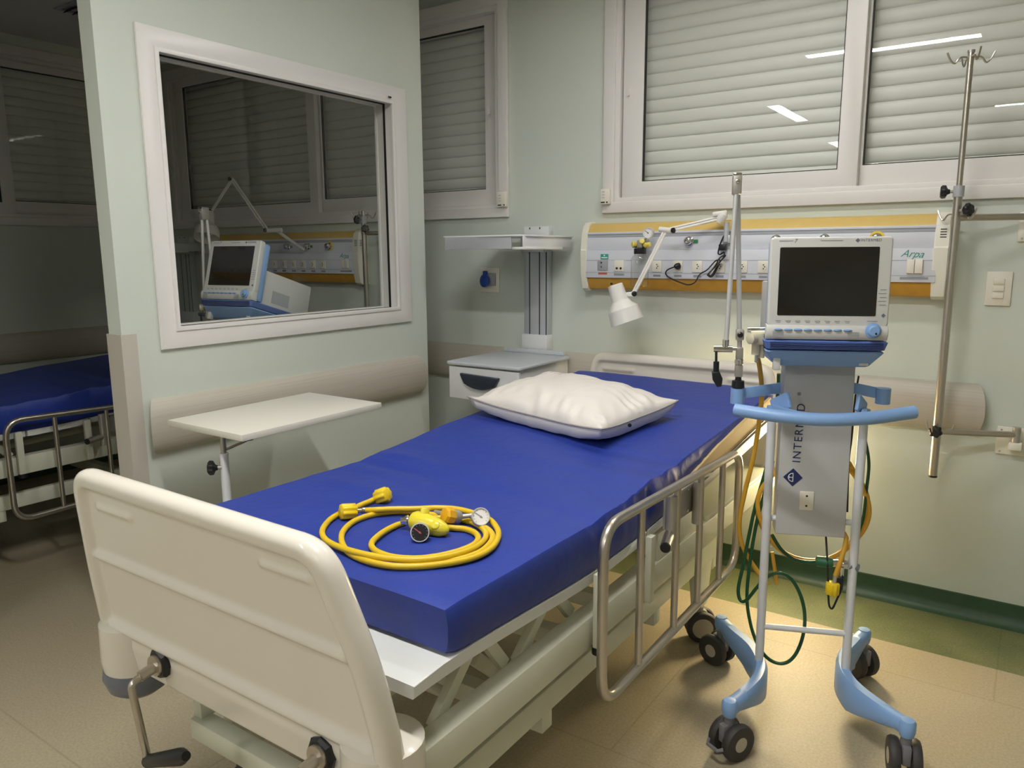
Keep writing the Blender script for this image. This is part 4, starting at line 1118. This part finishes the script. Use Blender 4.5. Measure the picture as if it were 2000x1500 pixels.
# ================================================================== VENTILATOR CARTS
def ventilator(loc, rz, tilt, lab, full=True):
    V = thing('ventilator', lab, 'ventilator', loc, rz, 'ventilator carts')
    P = lambda name, q, m, par=V, **k: part(name, q, m, par, world=False, **k)
    # --- base legs: two inward-bowed arms
    for s in (-1, 1):
        path = catmull([(s * (.238 + .01 * (s > 0)), .265, 0), (s * .20, .19, 0), (s * .15, .10, 0), (s * .130, 0, 0), (s * .143, -.09, 0), (s * .185, -.18, 0), (s * .244, -.275, 0)], 6)
        q = MB(); rings = []; n = len(path)
        for i, p in enumerate(path):
            u = i / (n - 1); k = 1 - abs(2 * u - 1)
            tz = .182 - .006 * math.sin(PI * u); bz = .140 - .066 * (max(0, min(1, (k - .12) / .6)) ** .9)
            a = path[max(i - 1, 0)]; c = path[min(i + 1, n - 1)]; d = (c - a).normalized(); nn = Vector((-d.y, d.x, 0))
            w = .0195 + .003 * math.sin(PI * u); e = .65 if i in (0, n - 1) else 1
            rings.append(q.ring([Vector((p.x, p.y, 0)) + nn * (w * e * cu) + Vector((0, 0, bz + (tz - bz) * cv)) for cu, cv in ((-.7, 0), (-1, .12), (-1, .82), (-.6, 1), (.6, 1), (1, .82), (1, .12), (.7, 0))]))
        q.skin(rings)
        for y in (.265, -.275): q.lathe([(.0, .186), (.018, .184), (.023, .176), (.023, .150), (.019, .135)], (s * (.238 + .01 * (s > 0) if y > 0 else .244), y, 0), (0, 0, 1), 20)
        P('base_leg', q, blue_p, ang=50)
        q = MB(); q.cyl((s * .133, 0, .165), (s * .133, 0, 1.005), .0135); P('post', q, white_t)
        q = MB(); q.cyl((s * .133, 0, 1.0), (s * .133, 0, 1.025), .0165); q.bar((s * .133, 0, 1.02), (s * .095, -.075, 1.06), .012, .05, (0, 0, 1), .004); q.bar((s * .133, 0, 1.015), (s * .085, -.20, 1.035), .016, .03, (0, 0, 1), .004); P('handle_bracket', q, blue_p)
    for s, y, a in ((-1, -.275, -.87), (1, -.275, -.1), (-1, .265, .85), (1, .265, .6)):
        x = s * (.238 + .01 * (s > 0) if y > 0 else .244); M = Matrix.Translation(Vector((x, y, 0))) @ Matrix.Rotation(a, 4, 'Z')
        T = lambda v: M @ Vector(v)
        q = MB(); q.cyl((x, y, .105), (x, y, .140), .015); q.box(-.012, .012, -.03, .028, .055, .112, .005, 2, M); c = P('caster', q, hubdark)
        for k in (-1, 1):
            ctr = T((k * .028, .012, .057)); ax = (M.to_3x3() @ Vector((1, 0, 0)))
            q = MB(); q.lathe([(.045, -.014), (.053, -.013), (.057, -.006), (.057, .006), (.053, .013), (.045, .014)], ctr, ax, 30); P('tyre', q, rubber, c)
            q = MB(); q.lathe([(0, -.0145), (.046, -.0135), (.046, .0135), (0, .0145)], ctr, ax, 26); P('hub', q, hubgray, c)
        if y < 0:
            q = MB(); q.tube([T((-.03, -.048, .055)), T((-.02, -.062, .05)), T((.02, -.062, .05)), T((.03, -.048, .055))], .006, 8); P('brake_pedal', q, hubdark, c)
    q = MB(); q.cyl((-.13, 0, .292), (.13, 0, .292), .0095); P('cross_bar', q, white_t)
    q = MB(); q.cyl((-.13, .01, .66), (-.10, .01, .66), .009); q.cyl((.13, .01, .66), (.10, .01, .66), .009); P('column_stays', q, white_t)
    # --- column with lettering, emblem and outlet
    q = MB(); q.prism([(-.105, .615), (.101, .615), (.097, 1.165), (-.104, 1.165)], lambda u, v, w: (u, w, v), -.012, .075, .004); col = P('column', q, col_m)
    yf = -.0125
    q = MB(); q.add_mesh(text_mesh('INTERMED', .034, .0004, 0, 1.22), axes((-.052, yf, .944), (.025, 0, 1), (-1, 0, .025))); P('lettering', q, blue_n, col)
    q = MB(); q.add_mesh(text_mesh('\u00ae', .014, .0004), axes((-.058, yf, 1.068), (0, 0, 1), (-1, 0, 0))); P('registered_mark', q, blue_n, col)
    ex, ez, er = -.063, .803, .029
    q = MB(); q.prism([(ex - er, ez), (ex, ez - er), (ex + er, ez), (ex, ez + er)], lambda u, v, w: (u, w, v), yf - .0008, yf + .001); em = P('emblem', q, blue_n, col)
    q = MB()
    arc = [(ex - .001 - .013 * math.sin(a), ez + .013 * math.cos(a)) for a in [PI * i / 12 for i in range(13)]]
    q.tube([(u, yf - .0012, v) for u, v in arc], .0011, 6)
    q.tube([(ex, yf - .0012, ez - .014), (ex, yf - .0012, ez + .014)], .0012, 6); q.tube([(ex - .012, yf - .0012, ez), (ex, yf - .0012, ez)], .001, 6)
    q.tube([(ex - .011, yf - .0012, ez - .004), (ex - .011, yf - .0012, ez + .004)], .0009, 6)
    P('emblem_lines', q, dial_w, em)
    q = MB(); q.box(-.040, .002, yf - .004, yf + .002, .700, .760, .002); s = P('outlet', q, creampl, col)
    q = MB()
    for z in (.714, .746): q.lathe([(.0035, 0), (.003, .001), (0, .001)], (-.019, yf - .004, z), (0, -1, 0), 10)
    P('outlet_holes', q, dial_k, s)
    # --- front handle
    q = MB(); hp = catmull([(-.258, -.165, 1.042), (-.14, -.205, 1.036), (-.02, -.222, 1.034), (.10, -.205, 1.040), (.225, -.16, 1.052)], 8)
    q.tube([hp[0] + (hp[0] - hp[1]).normalized() * .003] + hp + [hp[-1] + (hp[-1] - hp[-2]).normalized() * .003], [.012] + [.0185] * len(hp) + [.012], 18); P('handle', q, blue_p)
    # --- tube holders left and right
    for s, rx, ry, rzz in ((-1, -.238, .01, 1.052), (1, .192, .04, 1.06)):
        q = MB(); q.lathe([(.014, .024), (.0215, .024), (.0215, -.024), (.014, -.024), (.014, .02)], (rx, ry, rzz), (0, 0, 1), 26)
        q.bar((rx - s * .018, ry + .004, rzz + .008), (s * .075, .068, rzz + .024), .008, .034, (0, 0, 1), .002); P('tube_holder', q, blue_p)
    # --- tray and display unit, leaning back a little
    H = Matrix.Translation(Vector((-.02, 0, 1.165))) @ Matrix.Rotation(-tilt, 4, 'X')
    def hp_(name, q, m, par=V, **k):
        me_par = par
        q.bm.transform(H); return P(name, q, m, me_par, **k)
    q = MB()
    for z, x, y0, y1 in ((0.0, .128, -.115, .14), (.006, .136, -.13, .15), (.045, .158, -.165, .19)): pass
    rings = []
    for z, x, y0, y1 in ((0.0, .124, -.115, .15), (.004, .13, -.122, .155), (.044, .158, -.160, .19), (.048, .156, -.158, .188)):
        rings.append(q.ring([(u, v, z) for u, v in rrect(-x, x, y0, y1, .012, 3)]))
    q.skin(rings)
    tray = hp_('tray', q, blue_p)
    q = MB(); rings = []
    for z, x, y0, y1 in ((.050, .150, -.155, .19), (.053, .158, -.166, .195), (.074, .164, -.172, .20), (.078, .160, -.168, .196)):
        rings.append(q.ring([(u, v, z) for u, v in rrect(-x, x, y0, y1, .012, 3)]))
    q.skin(rings)
    base = hp_('unit_base', q, blue_d)
    q = MB()
    for i in range(4): q.tube(catmull([(-.15, -.171 - .001 * i, .057 + i * .005), (0, -.174, .0535 + i * .005), (.15, -.171 - .001 * i, .057 + i * .005)], 6), .0012, 5)
    hp_('grille_lines', q, blue_n, base)
    q = MB(); q.box(-.135, .135, -.10, .25, .079, .245, .006); bx = hp_('rear_box', q, bezel_m)
    q = MB(); q.box(.1345, .1358, -.02, .10, .10, .16); hp_('rating_plate', q, groove, bx)
    q = MB(); q.box(-.158, .158, -.135, -.095, .082, .362, .012); shell = hp_('display_shell', q, blue_p)
    q = MB(); q.prism(rrect(-.160, .160, .118, .366, .010, 4), lambda u, v, w: (u, w, v), -.165, -.134, .005); bez = hp_('bezel', q, bezel_m)
    q = MB(); q.prism([(-.137, .079), (-.166, .081), (-.175, .092), (-.176, .110), (-.170, .121), (-.137, .124)], lambda u, v, w: (w, u, v), -.162, .160, .003); chin = hp_('control_ledge', q, bezel_m)
    q = MB(); q.prism(rrect(-.134, .126, .148, .338, .003, 2), lambda u, v, w: (u, w, v), -.1662, -.160, .0005); hp_('screen', q, screen_m, bez)
    for i in range(8):
        x = -.130 + i * .0262
        q = MB(); q.lathe([(.011, 0), (.011, .004), (.007, .007), (0, .008)], (x, 0, 0), (0, -1, 0), 20)
        q.bm.transform(Matrix.Translation(Vector((x, -.1745, .1085))) @ Matrix.Diagonal((1.05, 1, .3, 1)) @ Matrix.Translation(Vector((-x, 0, 0)))); hp_('soft_key', q, blue_p, chin)
    q = MB()
    for i in range(8):
        x = -.130 + i * .0262
        q.box(x - .007, x + .007, -.1657, -.1645, .1315, .1335); q.box(x - .004, x + .006, -.1657, -.1645, .1275, .1292)
    q.box(.105, .132, -.1657, -.1645, .1335, .1350)
    for i in range(5): q.box(.134 - .004 * (i % 2), .150, -.1657, -.1645, .178 + i * .0105, .1800 + i * .0105)
    for x0_, x1_, z0_ in ((-.137, -.100, .3545), (-.028, .030, .3545)): q.box(x0_, x1_, -.1657, -.1645, z0_, z0_ + .002)
    hp_('key_print', q, grayl, bez)
    q = MB()
    for x0_ in (-.137, .062):
        for i in range(7): q.box(x0_ - .008, x0_ + .022, -.1765, -.1745, .087 + i * .0026, .0882 + i * .0026)
    hp_('speaker_slots', q, groove, chin)
    q = MB(); q.add_mesh(text_mesh('INTERMED', .0105, .0003, 0, 1.1, 'LEFT'), axes((.076, -.1653, .3555), (1, 0, 0), (0, 0, 1))); q.add_mesh(text_mesh('7', .016, .0003, .2), axes((-.094, -.1653, .355), (1, 0, 0), (0, 0, 1)))
    for cx_, cz_ in ((.068, .3555), (.146, .150)): q.prism([(cx_ - .006, cz_), (cx_, cz_ - .006), (cx_ + .006, cz_), (cx_, cz_ + .006)], lambda u, v, w: (u, w, v), -.1657, -.1645)
    hp_('bezel_marks', q, mark_m, bez)
    q = MB(); q.lathe([(.0205, 0), (.0215, .003), (.0205, .007), (.0165, .008), (.0155, .018), (.012, .021), (0, .021)], (.120, -.172, .108), (0, -1, 0), 28); kb = hp_('control_knob', q, blue_p, chin)
    q = MB(); q.lathe([(.003, 0), (.0025, .001), (0, .001)], (.124, -.193, .101), (0, -1, 0), 10); hp_('knob_dot', q, dial_k, kb)
    q = MB(); q.box(-.135, -.115, -.14, -.12, -.012, .03, .003); hp_('tray_lug', q, bezel_m, tray)
    q = MB(); q.box(.10, .125, -.13, -.11, .004, .02, .003); hp_('tray_lug', q, bezel_m, tray)
    # --- breathing gas block on the left
    q = MB(); q.box(-.210, -.178, -.10, -.06, 1.225, 1.262, .006); q.cyl((-.215, -.08, 1.255), (-.165, -.08, 1.258), .011); q.cyl((-.20, -.085, 1.23), (-.20, -.085, 1.195), .012); q.cyl((-.182, -.075, 1.24), (-.182, -.075, 1.185), .009); q.lathe([(.012, 0), (.016, .004), (.016, .02), (.010, .024)], (-.205, -.10, 1.245), (-.7, -.6, 0), 14)
    P('gas_block', q, brass)
    q = MB(); q.cyl((-.225, -.075, 1.268), (-.16, -.075, 1.270), .008); P('block_fitting', q, chrome)
    q = MB(); q.cyl((-.197, -.085, 1.195), (-.197, -.085, 1.172), .005); P('block_fitting', q, chrome)
    return V
VC = Vector((-.526, 2.42, 0)); VA = math.radians(22.5)
vent1 = ventilator(tuple(VC), VA, .035, 'grey and blue ventilator cart with dark screen, right of the near bed')
vent2 = ventilator((-3.15, 2.35, 0), math.radians(9), .29, 'grey and blue ventilator cart leaning back, seen through the partition window')
VM = Matrix.Translation(VC) @ Matrix.Rotation(VA, 4, 'Z')
def vw(x, y, z): return VM @ Vector((x, y, z))
UY = Vector((-math.sin(VA), math.cos(VA), 0))
def vl(px, py, ly):
    d = ray(px, py); s = (ly - (CAM - VC).dot(UY)) / d.dot(UY); return CAM + d * s

# ---- jointed tube-support arms standing in the left holder rings
def support_arm(V0, a, lab, holder=True):
    M = Matrix.Translation(Vector(V0)) @ Matrix.Rotation(a, 4, 'Z'); W = lambda x, y, z: M @ Vector((x, y, z))
    t = thing('support_arm', lab, 'arm', tuple(W(-.238, .01, 1.06)), a, 'jointed tube arms')
    q = MB(); q.tube([W(-.238, .01, 1.05), W(-.238, .01, 1.078), W(-.238, .01, 1.079), W(-.238, .01, 1.10), W(-.238, .01, 1.101), W(-.238, .01, 1.115)], [.0135, .0135, .020, .0185, .010, .009], 20); part('socket_plug', q, black, t)
    q = MB(); q.box(-.250, -.226, 0, .02, 1.112, 1.150, .003, 2, M); q.box(-.249, -.227, .001, .019, 1.168, 1.205, .003, 2, M); part('joint_blocks', q, satin, t)
    q = MB(); q.lathe([(.008, 1.148), (.013, 1.152), (.013, 1.166), (.008, 1.170)], (0, 0, 0), (0, 0, 1), 14); q.bm.transform(M @ Matrix.Translation(Vector((-.238, .01, 0)))); part('locking_ring', q, chrome, t)
    q = MB(); q.cyl(W(-.238, .01, 1.20), W(-.264, .008, 1.69), .0072); part('rear_tube', q, alu, t)
    q = MB(); q.box(-.252, -.228, -.012, .01, 1.228, 1.262, .004, 2, M); part('tube_clamp', q, satin, t)
    q = MB(); q.lathe([(.007, 0), (.009, .003), (.004, .006), (.002, .003)], W(-.24, -.012, 1.246), M.to_3x3() @ Vector((0, -1, 0)), 14); part('clamp_bolt', q, dial_k, t)
    q = MB(); q.box(-.281, -.255, -.026, .020, 1.665, 1.722, .004, 2, M); h = part('elbow_block', q, satin, t)
    q = MB(); q.lathe([(.006, 0), (.006, .003), (.003, .005), (0, .005)], W(-.268, -.026, 1.703), M.to_3x3() @ Vector((0, -1, 0)), 14); part('elbow_bolt', q, chrome, h)
    q = MB(); q.box(-.281, -.255, -.026, .020, 1.716, 1.728, .004, 2, M); part('elbow_cap', q, chrome, h)
    q = MB(); q.cyl(W(-.270, -.016, 1.67), W(-.282, -.030, 1.218), .0072); part('front_tube', q, alu, t)
    q = MB(); q.cyl(W(-.283, -.030, 1.232), W(-.283, -.030, 1.205), .010); q.cyl(W(-.318, -.030, 1.204), W(-.262, -.030, 1.204), .0105); q.cyl(W(-.262, -.030, 1.204), W(-.248, -.030, 1.204), .005); part('end_joint', q, chrome, t)
    q = MB(); q.tube([W(-.310, -.030, 1.200), W(-.309, -.030, 1.165), W(-.3085, -.030, 1.164), W(-.308, -.030, 1.13)], [.004, .004, .009, .009], 12)
    q.prism([(-.321, 1.132), (-.298, 1.134), (-.288, 1.112), (-.290, 1.088), (-.304, 1.086), (-.318, 1.108)], lambda u, v, w: W(u, w, v), -.042, -.018, .003); part('tube_clip', q, black, t)
    return t
support_arm(VC, VA, 'tall silver jointed tube arm with black clip, left of the near ventilator')
support_arm((-3.15, 2.35, 0), math.radians(9), 'tall silver jointed tube arm seen through the partition window')

# ---- gas hoses hung on the near cart
def tubeV(pts, r, name, m, par, n=8):
    q = MB(); q.tube(catmull([vl(*p) for p in pts], n), r, 10); return part(name, q, m, par)
yh = thing('yellow_hose', 'ochre yellow gas hose coiled behind the near ventilator column', 'hose', tuple(vw(0, .12, .5)))
tubeV([(1478, 690, -.06), (1484, 720, 0), (1488, 770, .08), (1482, 830, .10), (1471, 895, .10), (1454, 965, .11), (1444, 1020, .11), (1450, 1065, .11), (1475, 1110, .11), (1500, 1142, .11)], .0075, 'hose', ochre, yh)
c = vl(1577, 1010, .11)
coil = []
for i in range(70):
    a = .9 + i / 69 * 4 * PI; k = i / 69
    coil.append(vw(.022 + (.168 + .006 * math.sin(i * .7)) * math.cos(a), .095 + .035 * k, .665 + (.175 + .012 * k) * math.sin(a)))
coil += [vl(1640, 1020, .03), vl(1653, 1050, -.0), vl(1645, 1085, -.02), vl(1636, 1112, -.03), vl(1632, 1124, -.03)]
q = MB(); q.tube(catmull(coil, 3), .0075, 10); part('hose', q, ochre, yh)
tubeV([(1508, 1078, .11), (1512, 1105, .10), (1517, 1140, .10)], .006, 'hose', ochre, yh)
q = MB(); q.cyl(vl(1632, 1122, -.03), vl(1629, 1142, -.03), .0062); part('ferrule', q, satin, yh)
fluted_nut(vl(1626, 1149, -.03), vl(1626, 1158, -.03) - vl(1628, 1140, -.03), yh)
gh = thing('green_hose', 'dark green gas hose looped beside the near ventilator legs', 'hose', tuple(vw(-.1, .1, .3)))
tubeV([(1521, 730, .09), (1519, 770, .10), (1512, 830, .11), (1502, 890, .11), (1492, 930, .11), (1476, 985, .11), (1464, 1040, .10), (1450, 1110, .09), (1442, 1150, .08), (1446, 1172, .07), (1458, 1172, .06), (1478, 1148, .05), (1498, 1127, .04), (1523, 1119, .03), (1548, 1134, .03), (1566, 1170, .03), (1572, 1210, .03), (1566, 1250, .03), (1550, 1283, .03), (1528, 1296, .03), (1500, 1286, .04), (1478, 1255, .05), (1464, 1210, .06), (1459, 1160, .08), (1466, 1090, .10), (1478, 1020, .11), (1494, 960, .11), (1510, 900, .12)], .0058, 'hose', green, gh)
tubeV([(1508, 1045, .06), (1525, 1072, .07), (1550, 1092, .06), (1580, 1098, .04), (1598, 1097, .02)], .0058, 'hose', green, gh)
tubeV([(1690, 860, .10), (1697, 905, .11), (1692, 960, .11), (1686, 1010, .10), (1672, 1050, .10)], .005, 'hose', green, gh)
q = MB(); q.tube([vl(1594, 1096, .02), vl(1597, 1096, .02), vl(1618, 1099, .0), vl(1626, 1100, -.0)], [.012, .017, .017, .014], 18); part('coupling', q, greenc, gh)
q = MB(); q.tube([vl(1624, 1100, .0), vl(1640, 1100, -.01), vl(1641, 1100, -.01), vl(1655, 1101, -.01)], [.011, .011, .014, .014], 14); q.cyl(vl(1645, 1082, -.01), vl(1643, 1126, -.01), .008); part('fitting', q, chrome, gh)
q = MB(); q.cyl(vl(1660, 1104, .0), vl(1676, 1110, .0), .013); part('tail_cap', q, graypl, gh)
pcb = thing('power_cable', 'thin black power cable hanging under the near ventilator column', 'cable', tuple(vw(.06, .0, .4)))
tubeV([(1613, 1046, .03), (1615, 1080, .0), (1617, 1120, -.02), (1618, 1165, -.03), (1620, 1184, -.03), (1626, 1188, -.03), (1634, 1172, -.03), (1643, 1150, -.03), (1646, 1125, -.02)], .0032, 'cable', black, pcb)
tubeV([(1677, 735, .05), (1672, 765, .08), (1668, 800, .08), (1664, 850, .08), (1658, 900, .07), (1656, 950, .06), (1655, 1000, .05)], .003, 'cable', black, pcb)
q = MB(); q.bar(vl(1641, 1128, -.02), vl(1639, 1150, -.02), .016, .02, bev=.003); part('plug', q, black, pcb)

# ================================================================== WORLD, CAMERA, RENDER LOOK
w = bpy.data.worlds.new('World'); SC.world = w; w.use_nodes = True
w.node_tree.nodes['Background'].inputs[0].default_value = (0.02, 0.02, 0.022, 1)
cd = bpy.data.cameras.new('Camera'); cam = bpy.data.objects.new('Camera', cd); COL.objects.link(cam)
cd.sensor_fit = 'HORIZONTAL'; cd.sensor_width = 36.0; cd.lens = 36.0 * FPX / 2000.0; cd.clip_start = .05
r_, d_, f_ = RW[0], RW[1], RW[2]
cam.matrix_world = Matrix(((r_[0], -d_[0], -f_[0], CAM.x), (r_[1], -d_[1], -f_[1], CAM.y), (r_[2], -d_[2], -f_[2], CAM.z), (0, 0, 0, 1)))
SC.camera = cam
vs = SC.view_settings
vs.view_transform = 'Standard'; vs.look = 'None'; vs.exposure = 0.85; vs.gamma = 1.0; vs.use_curve_mapping = False
